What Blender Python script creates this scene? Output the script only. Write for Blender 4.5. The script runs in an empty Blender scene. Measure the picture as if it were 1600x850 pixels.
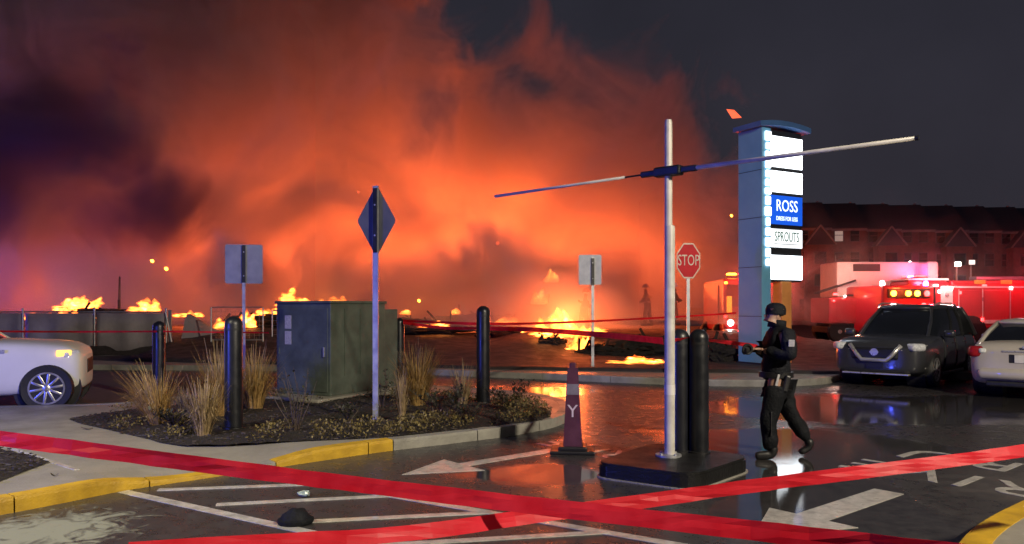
import bpy, bmesh, math, random
from mathutils import Vector, Matrix, noise
from mathutils.geometry import tessellate_polygon
R = random.Random(7)
PI = math.pi
sc = bpy.context.scene
C = sc.collection

# ------------------------------------------------------------------ camera, world, light, exposure
F = 1200.0; HX = 800.0; HY = 480.0; CZ = 1.65
cd = bpy.data.cameras.new('camera'); cam = bpy.data.objects.new('camera', cd); C.objects.link(cam)
cam.location = (0, 0, CZ); cam.rotation_euler = (PI / 2, 0, 0)
cd.sensor_width = 36; cd.lens = 27; cd.shift_y = 55 / 1600; cd.clip_start = .05; cd.clip_end = 3000
sc.camera = cam
w = bpy.data.worlds.new('World'); sc.world = w; w.use_nodes = True
wn = w.node_tree; bg = wn.nodes['Background']; bg.inputs[1].default_value = 1.0
# overcast night sky, lit from below by the town: slightly paler towards the horizon
tc = wn.nodes.new('ShaderNodeTexCoord'); sx = wn.nodes.new('ShaderNodeSeparateXYZ'); wn.links.new(tc.outputs['Generated'], sx.inputs[0])
cr = wn.nodes.new('ShaderNodeValToRGB'); wn.links.new(sx.outputs['Z'], cr.inputs[0]); 
cn_ = wn.nodes.new('ShaderNodeTexNoise'); cn_.inputs['Scale'].default_value = 2.2; cn_.inputs['Detail'].default_value = 6; wn.links.new(tc.outputs['Generated'], cn_.inputs['Vector'])
cm = wn.nodes.new('ShaderNodeMapRange'); wn.links.new(cn_.outputs[0], cm.inputs[0]); cm.inputs[1].default_value = .3; cm.inputs[2].default_value = .7; cm.inputs[3].default_value = .72; cm.inputs[4].default_value = 1.25
cx_ = wn.nodes.new('ShaderNodeVectorMath'); cx_.operation = 'SCALE'; wn.links.new(cr.outputs[0], cx_.inputs[0]); wn.links.new(cm.outputs[0], cx_.inputs['Scale']); wn.links.new(cx_.outputs[0], bg.inputs[0])
cr.color_ramp.elements[0].position = 0; cr.color_ramp.elements[0].color = (.030, .027, .036, 1)
cr.color_ramp.elements[1].position = .5; cr.color_ramp.elements[1].color = (.020, .0205, .030, 1)
sc.view_settings.view_transform = 'Standard'; sc.view_settings.look = 'None'; sc.view_settings.exposure = 0; sc.view_settings.gamma = 1
sc.cycles.use_denoising = True
sc.cycles.volume_step_rate = .7; sc.cycles.volume_max_steps = 220; sc.cycles.volume_bounces = 1
sc.cycles.max_bounces = 7; sc.cycles.diffuse_bounces = 2; sc.cycles.glossy_bounces = 3; sc.cycles.transparent_max_bounces = 12
sc.cycles.sample_clamp_indirect = 6
def lamp(name, p, c, e, r=.3, kind='POINT', aim=None, spot=1.6):
    l = bpy.data.lights.new(name, kind); l.color = c; l.energy = e; l.shadow_soft_size = r
    if kind == 'SPOT': l.spot_size = spot; l.spot_blend = .8
    o = bpy.data.objects.new(name, l); o.location = p; C.objects.link(o)
    if aim is not None: o.rotation_euler = (Vector(aim) - Vector(p)).to_track_quat('-Z', 'Y').to_euler()
    return o
# car park lamps behind the photographer
lamp('car_park_lamp', (9.5, -3.0, 9.0), (1.0, .87, .66), 11500, .25, 'SPOT', (-1, 10, 0), 2.0)
lamp('car_park_lamp', (-7.5, 2.0, 8.0), (1.0, .90, .62), 3800, .25, 'SPOT', (-4.9, 6.4, 0), .95)
# blue flashers of a patrol car standing off to the left
lamp('patrol_flasher', (-9.5, 3.2, 2.0), (.07, .10, 1.0), 2000, .25)
lamp('patrol_flasher', (-27, 27, 2.5), (.16, .12, 1.0), 1700, .4)
lamp('patrol_flasher', (-36, 30, 6), (.22, .16, 1.0), 1500, .4)
# the fire itself
for p, e in (((-25, 40, 2.4), 1500), ((-18, 43, 3.0), 3000), ((-13, 45, 3.4), 12500), ((-8, 45, 3.6), 14000), ((-3.5, 45, 3.4), 9500), ((1.5, 44, 3.2), 4600), ((7.0, 44, 4.0), 4200), ((1.7, 24.4, 1.3), 1200), ((-11, 49, 9.0), 4200), ((2, 48, 8), 2200)):
    lamp('fire_light', p, (1.0, .150, .034), e, 2.4 if p[1] > 30 else .5)

# ------------------------------------------------------------------ helpers
def G(px, py, z=0.0):
    Y = F * (CZ - z) / (py - HY)
    return Vector(((px - HX) / F * Y, Y, z))
def P(px, py, Y):
    return Vector(((px - HX) / F * Y, Y, CZ - (py - HY) / F * Y))
def nodes_of(name):
    m = bpy.data.materials.new(name); m.use_nodes = True; nt = m.node_tree
    return m, nt, nt.nodes['Principled BSDF']
def mk(name, col, col2=None, scale=8, rough=.5, rough2=None, bump=.0, bscale=40, metal=0, coat=0, detail=4, spec=.5):
    m, nt, b = nodes_of(name)
    b.inputs['Roughness'].default_value = rough; b.inputs['Metallic'].default_value = metal
    b.inputs['Coat Weight'].default_value = coat; b.inputs['Coat Roughness'].default_value = .06
    b.inputs['Specular IOR Level'].default_value = spec
    g = nt.nodes.new('ShaderNodeNewGeometry')
    if col2 is None: col2 = tuple(c * .72 for c in col)
    n = nt.nodes.new('ShaderNodeTexNoise'); n.inputs['Scale'].default_value = scale; n.inputs['Detail'].default_value = detail
    n.inputs['Roughness'].default_value = .62; nt.links.new(g.outputs['Position'], n.inputs['Vector'])
    r = nt.nodes.new('ShaderNodeValToRGB'); nt.links.new(n.outputs[0], r.inputs[0])
    r.color_ramp.elements[0].position = .34; r.color_ramp.elements[0].color = (*col2, 1)
    r.color_ramp.elements[1].position = .66; r.color_ramp.elements[1].color = (*col, 1)
    nt.links.new(r.outputs[0], b.inputs['Base Color'])
    if rough2 is not None:
        q = nt.nodes.new('ShaderNodeMapRange'); nt.links.new(n.outputs[0], q.inputs[0]); q.inputs[1].default_value = .35; q.inputs[2].default_value = .65
        q.inputs[3].default_value = rough; q.inputs[4].default_value = rough2; nt.links.new(q.outputs[0], b.inputs['Roughness'])
    if bump:
        n2 = nt.nodes.new('ShaderNodeTexNoise'); n2.inputs['Scale'].default_value = bscale; n2.inputs['Detail'].default_value = 3
        nt.links.new(g.outputs['Position'], n2.inputs['Vector'])
        bp = nt.nodes.new('ShaderNodeBump'); bp.inputs['Strength'].default_value = bump; bp.inputs['Distance'].default_value = .02
        nt.links.new(n2.outputs[0], bp.inputs['Height']); nt.links.new(bp.outputs[0], b.inputs['Normal'])
    return m
def glow(name, col, s):
    m, nt, b = nodes_of(name)
    b.inputs['Base Color'].default_value = (*[min(.8, c) for c in col], 1); b.inputs['Emission Color'].default_value = (*col, 1); b.inputs['Emission Strength'].default_value = s
    return m

class MB:
    """collects simple solids; build() links them as ONE mesh object"""
    def __init__(s): s.v = []; s.f = []; s.mi = []; s.cur = 0
    def add(s, vs, fs):
        o = len(s.v); s.v += [tuple(q) for q in vs]; s.f += [tuple(i + o for i in f) for f in fs]; s.mi += [s.cur] * len(fs); return s
    def box(s, c, size, rz=0, M=None, bev=0):
        hx, hy, hz = size[0] / 2, size[1] / 2, size[2] / 2
        vs = []
        if bev <= 0:
            vs = [Vector((x, y, z)) for z in (-hz, hz) for x, y in ((-hx, -hy), (hx, -hy), (hx, hy), (-hx, hy))]
            fs = [(3, 2, 1, 0), (4, 5, 6, 7), (0, 1, 5, 4), (1, 2, 6, 5), (2, 3, 7, 6), (3, 0, 4, 7)]
        else:
            b = min(bev, hx * .9, hy * .9, hz * .9); bm = bmesh.new(); bmesh.ops.create_cube(bm, size=1)
            bmesh.ops.scale(bm, vec=(hx * 2, hy * 2, hz * 2), verts=bm.verts)
            bmesh.ops.bevel(bm, geom=bm.edges[:], offset=b, segments=2, affect='EDGES', profile=.5)
            bm.verts.index_update(); vs = [v.co.copy() for v in bm.verts]; fs = [tuple(v.index for v in f.verts) for f in bm.faces]; bm.free()
        T = Matrix.Translation(Vector(c)) @ (M if M is not None else Matrix.Rotation(rz, 4, 'Z'))
        return s.add([T @ v for v in vs], fs)
    def tube(s, pts, r, n=8, cap=True):
        pts = [Vector(p) for p in pts]; rr = r if isinstance(r, (list, tuple)) else [r] * len(pts)
        rings = []; up = None
        for i, p in enumerate(pts):
            t = (pts[min(i + 1, len(pts) - 1)] - pts[max(i - 1, 0)]).normalized()
            if up is None: up = Vector((0, 0, 1)) if abs(t.z) < .9 else Vector((1, 0, 0))
            a = t.cross(up).normalized(); b2 = a.cross(t).normalized(); up = b2
            rings.append([p + (a * math.cos(q) + b2 * math.sin(q)) * rr[i] for q in [2 * PI * k / n for k in range(n)]])
        vs = [q for g in rings for q in g]; fs = []
        for i in range(len(rings) - 1):
            for k in range(n):
                fs.append((i * n + k, i * n + (k + 1) % n, (i + 1) * n + (k + 1) % n, (i + 1) * n + k))
        if cap: fs.append(tuple(range(n - 1, -1, -1))); fs.append(tuple((len(rings) - 1) * n + k for k in range(n)))
        return s.add(vs, fs)
    def lathe(s, prof, n=20, c=(0, 0, 0), M=None):
        T = Matrix.Translation(Vector(c)) @ (M if M is not None else Matrix.Identity(4)); vs = []; fs = []
        for r, z in prof:
            for k in range(n): vs.append(T @ Vector((r * math.cos(2 * PI * k / n), r * math.sin(2 * PI * k / n), z)))
        for i in range(len(prof) - 1):
            for k in range(n): fs.append((i * n + k, i * n + (k + 1) % n, (i + 1) * n + (k + 1) % n, (i + 1) * n + k))
        fs.append(tuple(range(n - 1, -1, -1))); fs.append(tuple((len(prof) - 1) * n + k for k in range(n)))
        return s.add(vs, fs)
    def prism(s, poly, z0, z1, M=None):
        """poly counter-clockwise (x, y), extruded z0..z1"""
        a = sum(poly[i][0] * poly[(i + 1) % len(poly)][1] - poly[(i + 1) % len(poly)][0] * poly[i][1] for i in range(len(poly)))
        if a < 0: poly = poly[::-1]
        n = len(poly); vs = [Vector((p[0], p[1], z0)) for p in poly] + [Vector((p[0], p[1], z1)) for p in poly]
        tri = tessellate_polygon([[Vector((p[0], p[1], 0)) for p in poly]]); fs = []
        for t in tri:
            a3 = [poly[i] for i in t]; ar = (a3[1][0] - a3[0][0]) * (a3[2][1] - a3[0][1]) - (a3[2][0] - a3[0][0]) * (a3[1][1] - a3[0][1])
            t = tuple(t) if ar > 0 else tuple(t)[::-1]
            fs.append(tuple(i + n for i in t)); fs.append(tuple(t)[::-1])
        for i in range(n): fs.append((i, (i + 1) % n, n + (i + 1) % n, n + i))
        if M is not None: vs = [M @ v for v in vs]
        return s.add(vs, fs)
    def mesh(s, name, mats, smooth=False):
        me = bpy.data.meshes.new(name); me.from_pydata(s.v, [], s.f)
        for m in (mats if isinstance(mats, (list, tuple)) else [mats]): me.materials.append(m)
        if s.mi and max(s.mi) > 0: me.polygons.foreach_set('material_index', s.mi)
        if smooth: me.polygons.foreach_set('use_smooth', [True] * len(me.polygons))
        me.update(); return me
    def build(s, name, mats, parent=None, smooth=False, loc=None, auto=False):
        me = s.mesh(name, mats, smooth or auto)
        if auto: me.set_sharp_from_angle(angle=math.radians(38))
        return link(name, me, parent, loc)
def link(name, me, parent=None, loc=None):
    o = bpy.data.objects.new(name, me); C.objects.link(o)
    if parent is not None: o.parent = parent
    if loc is not None: o.location = loc
    return o
def tag(o, label=None, cat=None, group=None, kind=None):
    if label: o['label'] = label
    if cat: o['category'] = cat
    if group: o['group'] = group
    if kind: o['kind'] = kind
    return o
def thing(name, label, cat, loc=(0, 0, 0), rz=0, group=None):
    o = bpy.data.objects.new(name, None); o.empty_display_size = .2; C.objects.link(o); o.location = loc; o.rotation_euler = (0, 0, rz)
    return tag(o, label, cat, group)
def dup(root, loc, rz, label):
    r = root.copy(); C.objects.link(r); r.location = loc; r.rotation_euler = (0, 0, rz); r['label'] = label
    for ch in list(root.children):
        c = ch.copy(); C.objects.link(c); c.parent = r
        for g in ch.children:
            d = g.copy(); C.objects.link(d); d.parent = c
    return r
def baked(o):
    """apply an object's modifiers"""
    dg = bpy.context.evaluated_depsgraph_get(); me = bpy.data.meshes.new_from_object(o.evaluated_get(dg)); o.modifiers.clear(); o.data = me; return o
def text_mesh(name, body, size, mat, parent, M, depth=.004, spacing=1.0):
    cu = bpy.data.curves.new(name, 'FONT'); cu.body = body; cu.size = size; cu.extrude = depth; cu.align_x = 'CENTER'; cu.align_y = 'CENTER'; cu.space_character = spacing; cu.resolution_u = 3
    t = bpy.data.objects.new(name, cu); C.objects.link(t); dg = bpy.context.evaluated_depsgraph_get(); dg.update()
    me = bpy.data.meshes.new_from_object(t.evaluated_get(dg)); bpy.data.objects.remove(t); bpy.data.curves.remove(cu)
    me.name = name; me.materials.clear(); me.materials.append(mat); me.transform(M)
    return link(name, me, parent)
def smooth_path(pts, step=.25):
    """Catmull-Rom resample of 2-D/3-D points"""
    pts = [Vector(p) for p in pts]; out = []
    for i in range(len(pts) - 1):
        a, b, c, d = pts[max(i - 1, 0)], pts[i], pts[i + 1], pts[min(i + 2, len(pts) - 1)]
        n = max(2, int((c - b).length / step))
        for k in range(n):
            t = k / n; out.append(.5 * ((2 * b) + (c - a) * t + (2 * a - 5 * b + 4 * c - d) * t * t + (3 * b - a - 3 * c + d) * t ** 3))
    return out + [pts[-1]]

# ------------------------------------------------------------------ materials
def asphalt_mat():
    m, nt, b = nodes_of('wet_asphalt'); N = nt.nodes.new; L = nt.links.new
    g = N('ShaderNodeNewGeometry')
    def nz(s, d=4, r=.6, dist=0):
        n = N('ShaderNodeTexNoise'); n.inputs['Scale'].default_value = s; n.inputs['Detail'].default_value = d; n.inputs['Roughness'].default_value = r
        n.inputs['Distortion'].default_value = dist; L(g.outputs['Position'], n.inputs['Vector']); return n
    def mr(i, a, b2, c, d):
        q = N('ShaderNodeMapRange'); L(i, q.inputs[0]); q.inputs[1].default_value = a; q.inputs[2].default_value = b2; q.inputs[3].default_value = c; q.inputs[4].default_value = d; return q.outputs[0]
    def mth(op, a, b2):
        q = N('ShaderNodeMath'); q.operation = op
        for k, x in enumerate((a, b2)):
            if hasattr(x, 'links'): L(x, q.inputs[k])
            else: q.inputs[k].default_value = x
        return q.outputs[0]
    def spot(c, r, rot=0):
        mp = N('ShaderNodeMapping'); mp.vector_type = 'TEXTURE'; mp.inputs['Location'].default_value = (*c, 0); mp.inputs['Rotation'].default_value = (0, 0, rot); mp.inputs['Scale'].default_value = (*r, 1e3)
        L(g.outputs['Position'], mp.inputs[0]); v = N('ShaderNodeVectorMath'); v.operation = 'LENGTH'; L(mp.outputs[0], v.inputs[0]); return mr(v.outputs['Value'], 0, 1, 1, 0)
    big = nz(.55, 5, .6, .4).outputs[0]
    # hollows that hold water
    hol = spot((2.6, 6.6), (1.5, 2.6), -.25)
    for c, r in (((3.4, 9.2), (2.6, 2.0)), ((6.0, 12.5), (5.0, 2.6)), ((-.3, 15.2), (2.6, 1.6)), ((8.5, 13.3), (3, 1.6)), ((.3, 7.6), (1.3, .7))):
        hol = mth('MAXIMUM', hol, spot(c, r))
    pud = mr(mth('ADD', mth('MULTIPLY', hol, .8), big), .70, .86, 0, 1)
    dry = mr(mth('ADD', mth('MULTIPLY', mth('MAXIMUM', spot((5.4, 6.4), (2.6, 2.0), -.5), spot((-9.5, 16.0), (10.0, 6.5))), .9), big), .72, 1.0, 0, 1)
    agg = nz(130, 2, .7).outputs[0]; mid = nz(7, 6, .7).outputs[0]
    col = N('ShaderNodeValToRGB'); L(mth('ADD', mth('MULTIPLY', agg, .55), mth('MULTIPLY', mid, .45)), col.inputs[0])
    col.color_ramp.elements[0].position = .36; col.color_ramp.elements[0].color = (.016, .015, .016, 1); col.color_ramp.elements[1].position = .68; col.color_ramp.elements[1].color = (.075, .070, .070, 1)
    # pale mottled patches in the left corner
    pale_patch = mr(mth('ADD', mth('MULTIPLY', spot((-3.5, 5.6), (1.5, 1.15), .4), .62), nz(4.2, 6, .68, 1.6).outputs[0]), .80, .98, 0, .9)
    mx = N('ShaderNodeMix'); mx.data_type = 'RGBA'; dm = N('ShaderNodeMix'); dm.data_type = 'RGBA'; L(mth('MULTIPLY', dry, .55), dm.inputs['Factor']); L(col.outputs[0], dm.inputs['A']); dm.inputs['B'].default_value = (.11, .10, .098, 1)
    L(pale_patch, mx.inputs['Factor']); L(dm.outputs['Result'], mx.inputs['A']); mx.inputs['B'].default_value = (.27, .28, .21, 1)
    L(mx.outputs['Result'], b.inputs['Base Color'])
    base_r = mth('ADD', mr(mid, .35, .7, .22, .44), mth('MULTIPLY', dry, .30))
    ro = N('ShaderNodeMix'); L(pud, ro.inputs['Factor']); L(base_r, ro.inputs['A']); ro.inputs['B'].default_value = .06
    r2 = N('ShaderNodeMix'); L(pale_patch, r2.inputs['Factor']); L(ro.outputs[0], r2.inputs['A']); r2.inputs['B'].default_value = .6
    L(r2.outputs[0], b.inputs['Roughness'])
    bp = N('ShaderNodeBump'); bp.inputs['Distance'].default_value = .008
    L(mr(pud, 0, 1, .13, .012), bp.inputs['Strength']); L(mth('ADD', agg, mth('MULTIPLY', mid, 1.2)), bp.inputs['Height']); L(bp.outputs[0], b.inputs['Normal'])
    L(mth('ADD', mr(pud, 0, 1, .26, .60), mth('MULTIPLY', hol, .30)), b.inputs['Specular IOR Level'])
    return m
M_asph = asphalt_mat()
M_conc = mk('damp_concrete', (.33, .31, .26), (.22, .205, .175), 1.7, .55, .34, .25, 60, detail=7)
M_kerb = mk('kerb_concrete', (.34, .33, .29), (.2, .19, .17), 2.6, .6, .4, .35, 50, detail=7)
M_yel = mk('yellow_kerb_paint', (.62, .38, .02), (.42, .25, .02), 5, .42, .6, .25, 60, detail=7)
M_white = mk('worn_road_paint', (.62, .6, .55), (.30, .29, .27), 9, .42, .25, .3, 90, detail=9, coat=.6)
M_soil = mk('wet_mulch', (.032, .026, .024), (.010, .009, .010), 16, .75, .5, .9, 45)
M_mulch = mk('bark_chip', (.06, .045, .035), (.018, .014, .012), 9, .7)
M_earth = mk('wet_earth', (.055, .042, .040), (.022, .017, .017), 2.4, .85, .6, .7, 9)
M_black = mk('black_powder_coat', (.012, .013, .017), (.007, .008, .011), 6, .3, .42, .05, 60)
M_rubber = mk('black_rubber', (.014, .014, .016), (.007, .007, .008), 12, .5, .35, .2, 60)
M_galv = mk('galvanised_steel', (.55, .56, .58), (.36, .37, .4), 7, .38, .55, .06, 40, metal=.75)
M_alu = mk('sign_back_aluminium', (.30, .31, .36), (.24, .25, .29), 4, .38, .5, .03, 30, metal=.4)
M_dia = mk('dull_sign_back', (.085, .09, .12), (.06, .065, .09), 4, .38, .5, .03, 30)
M_wpole = mk('white_painted_pole', (.62, .6, .55), (.44, .42, .39), 6, .35, .5, .05, 40)
M_box = mk('cabinet_green_paint', (.105, .13, .105), (.06, .075, .06), 3.4, .42, .55, .06, 30, detail=7)
M_stick = mk('printed_sticker', (.6, .58, .5), (.3, .3, .28), 60, .5)
M_dark = mk('dark_gap', (.008, .008, .009), None, 5, .6)
M_red = mk('stop_sign_red', (.72, .02, .03), (.6, .015, .025), 5, .5, spec=.2)
M_refl = mk('reflective_white', (.72, .7, .68), (.58, .56, .54), 6, .4)
M_gold = mk('sign_letter_cream', (.85, .72, .55), None, 6, .4)
M_signw = mk('weathered_sign_back', (.7, .72, .72), (.5, .53, .55), 5, .45, .6)
M_blue = mk('sign_blue_paint', (.16, .43, .64), (.13, .36, .56), 1.5, .35, .5, .04, 20)
M_cap = mk('sign_cap_blue', (.08, .18, .42), (.06, .14, .33), 2, .35)
M_straw = mk('dry_grass', (.50, .31, .10), (.26, .15, .05), 14, .7)
M_straw2 = mk('dry_grass_pale', (.38, .27, .13), (.2, .14, .07), 14, .7)
M_cover = mk('ground_cover_leaf', (.27, .21, .07), (.09, .07, .03), 4, .55)
M_twig = mk('twig', (.10, .07, .05), (.05, .035, .03), 20, .7)
M_leaf = mk('shrub_leaf', (.05, .045, .03), (.025, .03, .015), 20, .5)
M_dleaf = mk('fallen_leaf', (.06, .035, .02), (.02, .014, .01), 20, .5)
M_tyre = mk('tyre_rubber', (.014, .014, .015), None, 20, .65, .5, .15, 60)
M_rim = mk('alloy_wheel', (.6, .6, .6), (.45, .45, .45), 9, .28, .4, metal=.85)
M_glass = mk('car_glass', (.012, .014, .018), None, 3, .04, .08)
M_chrome = mk('chrome', (.72, .71, .68), (.6, .59, .57), 5, .26, .34, metal=.6)
M_plast = mk('black_plastic', (.016, .016, .018), None, 10, .4, .55)
M_lens = mk('headlight_lens', (.82, .84, .84), (.5, .52, .54), 25, .1, .18)
M_cwhite = mk('white_car_paint', (.74, .74, .68), (.68, .68, .62), 1.5, .42, .5, coat=.15)
M_cgrey = mk('dark_grey_car_paint', (.06, .062, .066), (.048, .05, .055), 1.5, .28, .36, coat=.9, metal=.35)
M_csilver = mk('silver_car_paint', (.56, .52, .43), (.5, .46, .38), 1.5, .38, .46, coat=.3, metal=.1)
M_tail = mk('tail_lamp_red', (.35, .01, .02), (.2, .01, .015), 20, .12)
M_fred = mk('fire_engine_red', (.5, .02, .03), (.4, .015, .025), 1.2, .28, .36, coat=.6)
M_fwhite = mk('fire_engine_white', (.68, .66, .64), (.55, .53, .52), 1.2, .35, .45)
M_stripe = mk('reflective_yellow_stripe', (.7, .55, .08), (.55, .42, .06), 6, .35)
M_cloth = mk('dark_uniform_cloth', (.010, .011, .016), (.005, .006, .009), 9, .8, .7, .6, 40, spec=.2)
M_cloth2 = mk('dark_trouser_cloth', (.008, .009, .012), (.004, .005, .007), 9, .8, .7, .6, 40, spec=.2)
M_skin = mk('skin', (.36, .21, .15), (.3, .17, .12), 20, .5)
M_hair = mk('dark_hair', (.015, .011, .009), None, 30, .6)
M_patch = mk('grey_sleeve_patch', (.42, .42, .44), (.3, .3, .33), 30, .6)
M_bunker = mk('turnout_coat', (.16, .11, .06), (.09, .06, .035), 10, .7)
M_screen = mk('grey_fence_screen', (.34, .30, .32), (.24, .21, .23), 1.3, .8, .65, .35, 12, detail=6)
M_brick = mk('dark_red_brick', (.16, .065, .055), (.10, .045, .04), 2.2, .85, bump=.3, bscale=20)
M_roof = mk('slate_roof', (.035, .038, .055), (.022, .024, .036), 3, .6, .8, .3, 12)
M_trim = mk('pale_house_trim', (.24, .19, .19), (.17, .14, .14), 2, .7)
M_wfr = mk('dark_window_frame', (.10, .07, .07), (.06, .045, .045), 4, .6)
M_party = mk('pale_party_wall', (.5, .42, .44), (.4, .34, .36), 2, .7)
M_pane = mk('dark_window_pane', (.01, .01, .014), None, 2, .08)
M_char = mk('charred_wood', (.02, .016, .014), (.008, .007, .007), 14, .9, bump=.5, bscale=30)
M_amber = glow('amber_flasher', (1, .33, .02), 22)
M_redl = glow('red_flasher', (1, .03, .03), 16)
M_bluel = glow('blue_flasher', (.15, .18, 1), 18)
M_whitel = glow('white_scene_light', (1, .9, .78), 14)
M_panelw = glow('lit_white_panel', (.86, .93, 1), 3.8)
M_panels = glow('lit_pale_panel', (.86, .93, 1), 1.25)
M_panelb = glow('lit_blue_panel', (.005, .07, .52), 1.25)
M_letw = glow('lit_white_letter', (.75, .9, 1), 1.6)
M_letg = mk('green_sign_letter', (.02, .22, .10), None, 5, .5)
M_letgr = mk('grey_sign_letter', (.35, .4, .42), None, 5, .5)
M_ember = glow('glowing_ember', (1, .13, .05), 1.15)
M_turn = glow('amber_turn_signal', (1, .5, .10), 2.2)
def tape_mat():
    m, nt, b = nodes_of('red_barrier_tape'); N = nt.nodes.new; L = nt.links.new
    g = N('ShaderNodeNewGeometry'); n = N('ShaderNodeTexNoise'); n.inputs['Scale'].default_value = 5; n.inputs['Detail'].default_value = 6; L(g.outputs['Position'], n.inputs['Vector'])
    r = N('ShaderNodeValToRGB'); L(n.outputs[0], r.inputs[0]); r.color_ramp.elements[0].position = .3; r.color_ramp.elements[0].color = (.70, .012, .03, 1); r.color_ramp.elements[1].position = .66; r.color_ramp.elements[1].color = (.90, .05, .08, 1); b.inputs['Specular IOR Level'].default_value = .3
    L(r.outputs[0], b.inputs['Base Color']); b.inputs['Roughness'].default_value = .42
    tr = N('ShaderNodeBsdfTranslucent'); L(r.outputs[0], tr.inputs[0]); mx = N('ShaderNodeMixShader'); mx.inputs[0].default_value = .42
    L(b.outputs[0], mx.inputs[1]); L(tr.outputs[0], mx.inputs[2]); tp = N('ShaderNodeBsdfTransparent'); tp.inputs[0].default_value = (1, .35, .35, 1); m2 = N('ShaderNodeMixShader'); m2.inputs[0].default_value = .2
    L(mx.outputs[0], m2.inputs[1]); L(tp.outputs[0], m2.inputs[2]); L(m2.outputs[0], nt.nodes['Material Output'].inputs[0]); return m
M_tape = tape_mat()
def flame_mat():
    m, nt, b = nodes_of('flame'); N = nt.nodes.new; L = nt.links.new
    a = N('ShaderNodeAttribute'); a.attribute_name = 'heat'
    g = N('ShaderNodeNewGeometry'); n = N('ShaderNodeTexNoise'); n.inputs['Scale'].default_value = 2.6; n.inputs['Detail'].default_value = 4; L(g.outputs['Position'], n.inputs['Vector'])
    q = N('ShaderNodeMath'); q.operation = 'MULTIPLY_ADD'; L(n.outputs[0], q.inputs[0]); q.inputs[1].default_value = .9; L(a.outputs['Fac'], q.inputs[2])
    lw = N('ShaderNodeLayerWeight'); lw.inputs[0].default_value = .42
    q2 = N('ShaderNodeMath'); q2.operation = 'SUBTRACT'; L(q.outputs[0], q2.inputs[0]); L(lw.outputs['Facing'], q2.inputs[1])
    r = N('ShaderNodeValToRGB'); L(q2.outputs[0], r.inputs[0]); e = r.color_ramp.elements
    e[0].position = .0; e[0].color = (1, .09, .012, 1); e[1].position = 1; e[1].color = (1, .80, .45, 1); x = e.new(.45); x.color = (1, .28, .035, 1)
    em = N('ShaderNodeEmission'); L(r.outputs[0], em.inputs[0])
    s = N('ShaderNodeMapRange'); L(q2.outputs[0], s.inputs[0]); s.inputs[1].default_value = -.1; s.inputs[2].default_value = 1; s.inputs[3].default_value = 2.0; s.inputs[4].default_value = 20; L(s.outputs[0], em.inputs[1])
    op = N('ShaderNodeMapRange'); L(q2.outputs[0], op.inputs[0]); op.inputs[1].default_value = .0; op.inputs[2].default_value = 1.0; op.inputs[3].default_value = 0; op.inputs[4].default_value = 1
    tp = N('ShaderNodeBsdfTransparent'); mx = N('ShaderNodeMixShader'); L(op.outputs[0], mx.inputs[0]); L(tp.outputs[0], mx.inputs[1]); L(em.outputs[0], mx.inputs[2])
    L(mx.outputs[0], nt.nodes['Material Output'].inputs[0]); return m
M_flame = flame_mat()

# ------------------------------------------------------------------ ground, kerbs, islands
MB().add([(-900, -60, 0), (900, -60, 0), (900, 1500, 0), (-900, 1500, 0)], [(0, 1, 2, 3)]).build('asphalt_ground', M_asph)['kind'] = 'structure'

def offset_path(pts, d):
    out = []
    for i, p in enumerate(pts):
        t = (pts[min(i + 1, len(pts) - 1)] - pts[max(i - 1, 0)]).normalized(); out.append(p + Vector((-t.y, t.x)) * d)
    return out
def dip(x, y):
    c = G(345, 748); a = G(210, 766); u = (a - c).normalized(); d = Vector((x - c.x, y - c.y, 0)); l = d.dot(u); q = d.length_squared - l * l
    return .095 * math.exp(-(l / .85) ** 4) * math.exp(-q / .9)
def kerb_run(parent, pts, h=.13, wid=.16, seg=1.0, mat=None, yellow=None, gap=.012, breaks=()):
    """separate kerb stones along a path; the path runs along the road side, stones lie to its left"""
    path = smooth_path([Vector((p[0], p[1])) for p in pts], .1)
    acc = 0; start = 0; k = 0
    cuts = {min(range(len(path)), key=lambda i: (path[i] - Vector(q)).length) for q in breaks}
    runs = []
    for i in range(1, len(path)):
        acc += (path[i] - path[i - 1]).length
        if acc >= seg or i == len(path) - 1 or i in cuts:
            if i - start >= 1: runs.append((start, i))
            start = i; acc = 0
    inner = offset_path(path, wid)
    for a, b in runs:
        mid = path[(a + b) // 2]; col = mat
        if yellow and yellow(mid): col = M_yel
        pr = [(0, -.04), (.012, h - .03), (.04, h), (1, h), (1, -.04)]
        vs = []; fs = []; idx = list(range(a, b + 1)); n = len(idx)
        dz = R.uniform(-.003, .003)
        for j in idx:
            p = path[j]; q = inner[j]; sh = 0
            t = (path[min(j + 1, len(path) - 1)] - path[max(j - 1, 0)]).normalized()
            if j == a: sh = gap / 2
            if j == b: sh = -gap / 2
            for u, z in pr:
                c = p.lerp(q, u if u != 1 else 1) + t * sh; vs.append((c.x, c.y, z + ((dz - dip(c.x, c.y)) if z > 0 else 0)))
        m = len(pr)
        for i in range(n - 1):
            for j in range(m): fs.append((i * m + j, (i + 1) * m + j, (i + 1) * m + (j + 1) % m, i * m + (j + 1) % m)[::-1])
        fs.append(tuple(range(m - 1, -1, -1))[::-1]); fs.append(tuple((n - 1) * m + j for j in range(m))[::-1])
        MB().add(vs, fs).build('kerb_stone', col, parent)
    return path, inner

def xy(v): return (v.x, v.y)
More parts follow.
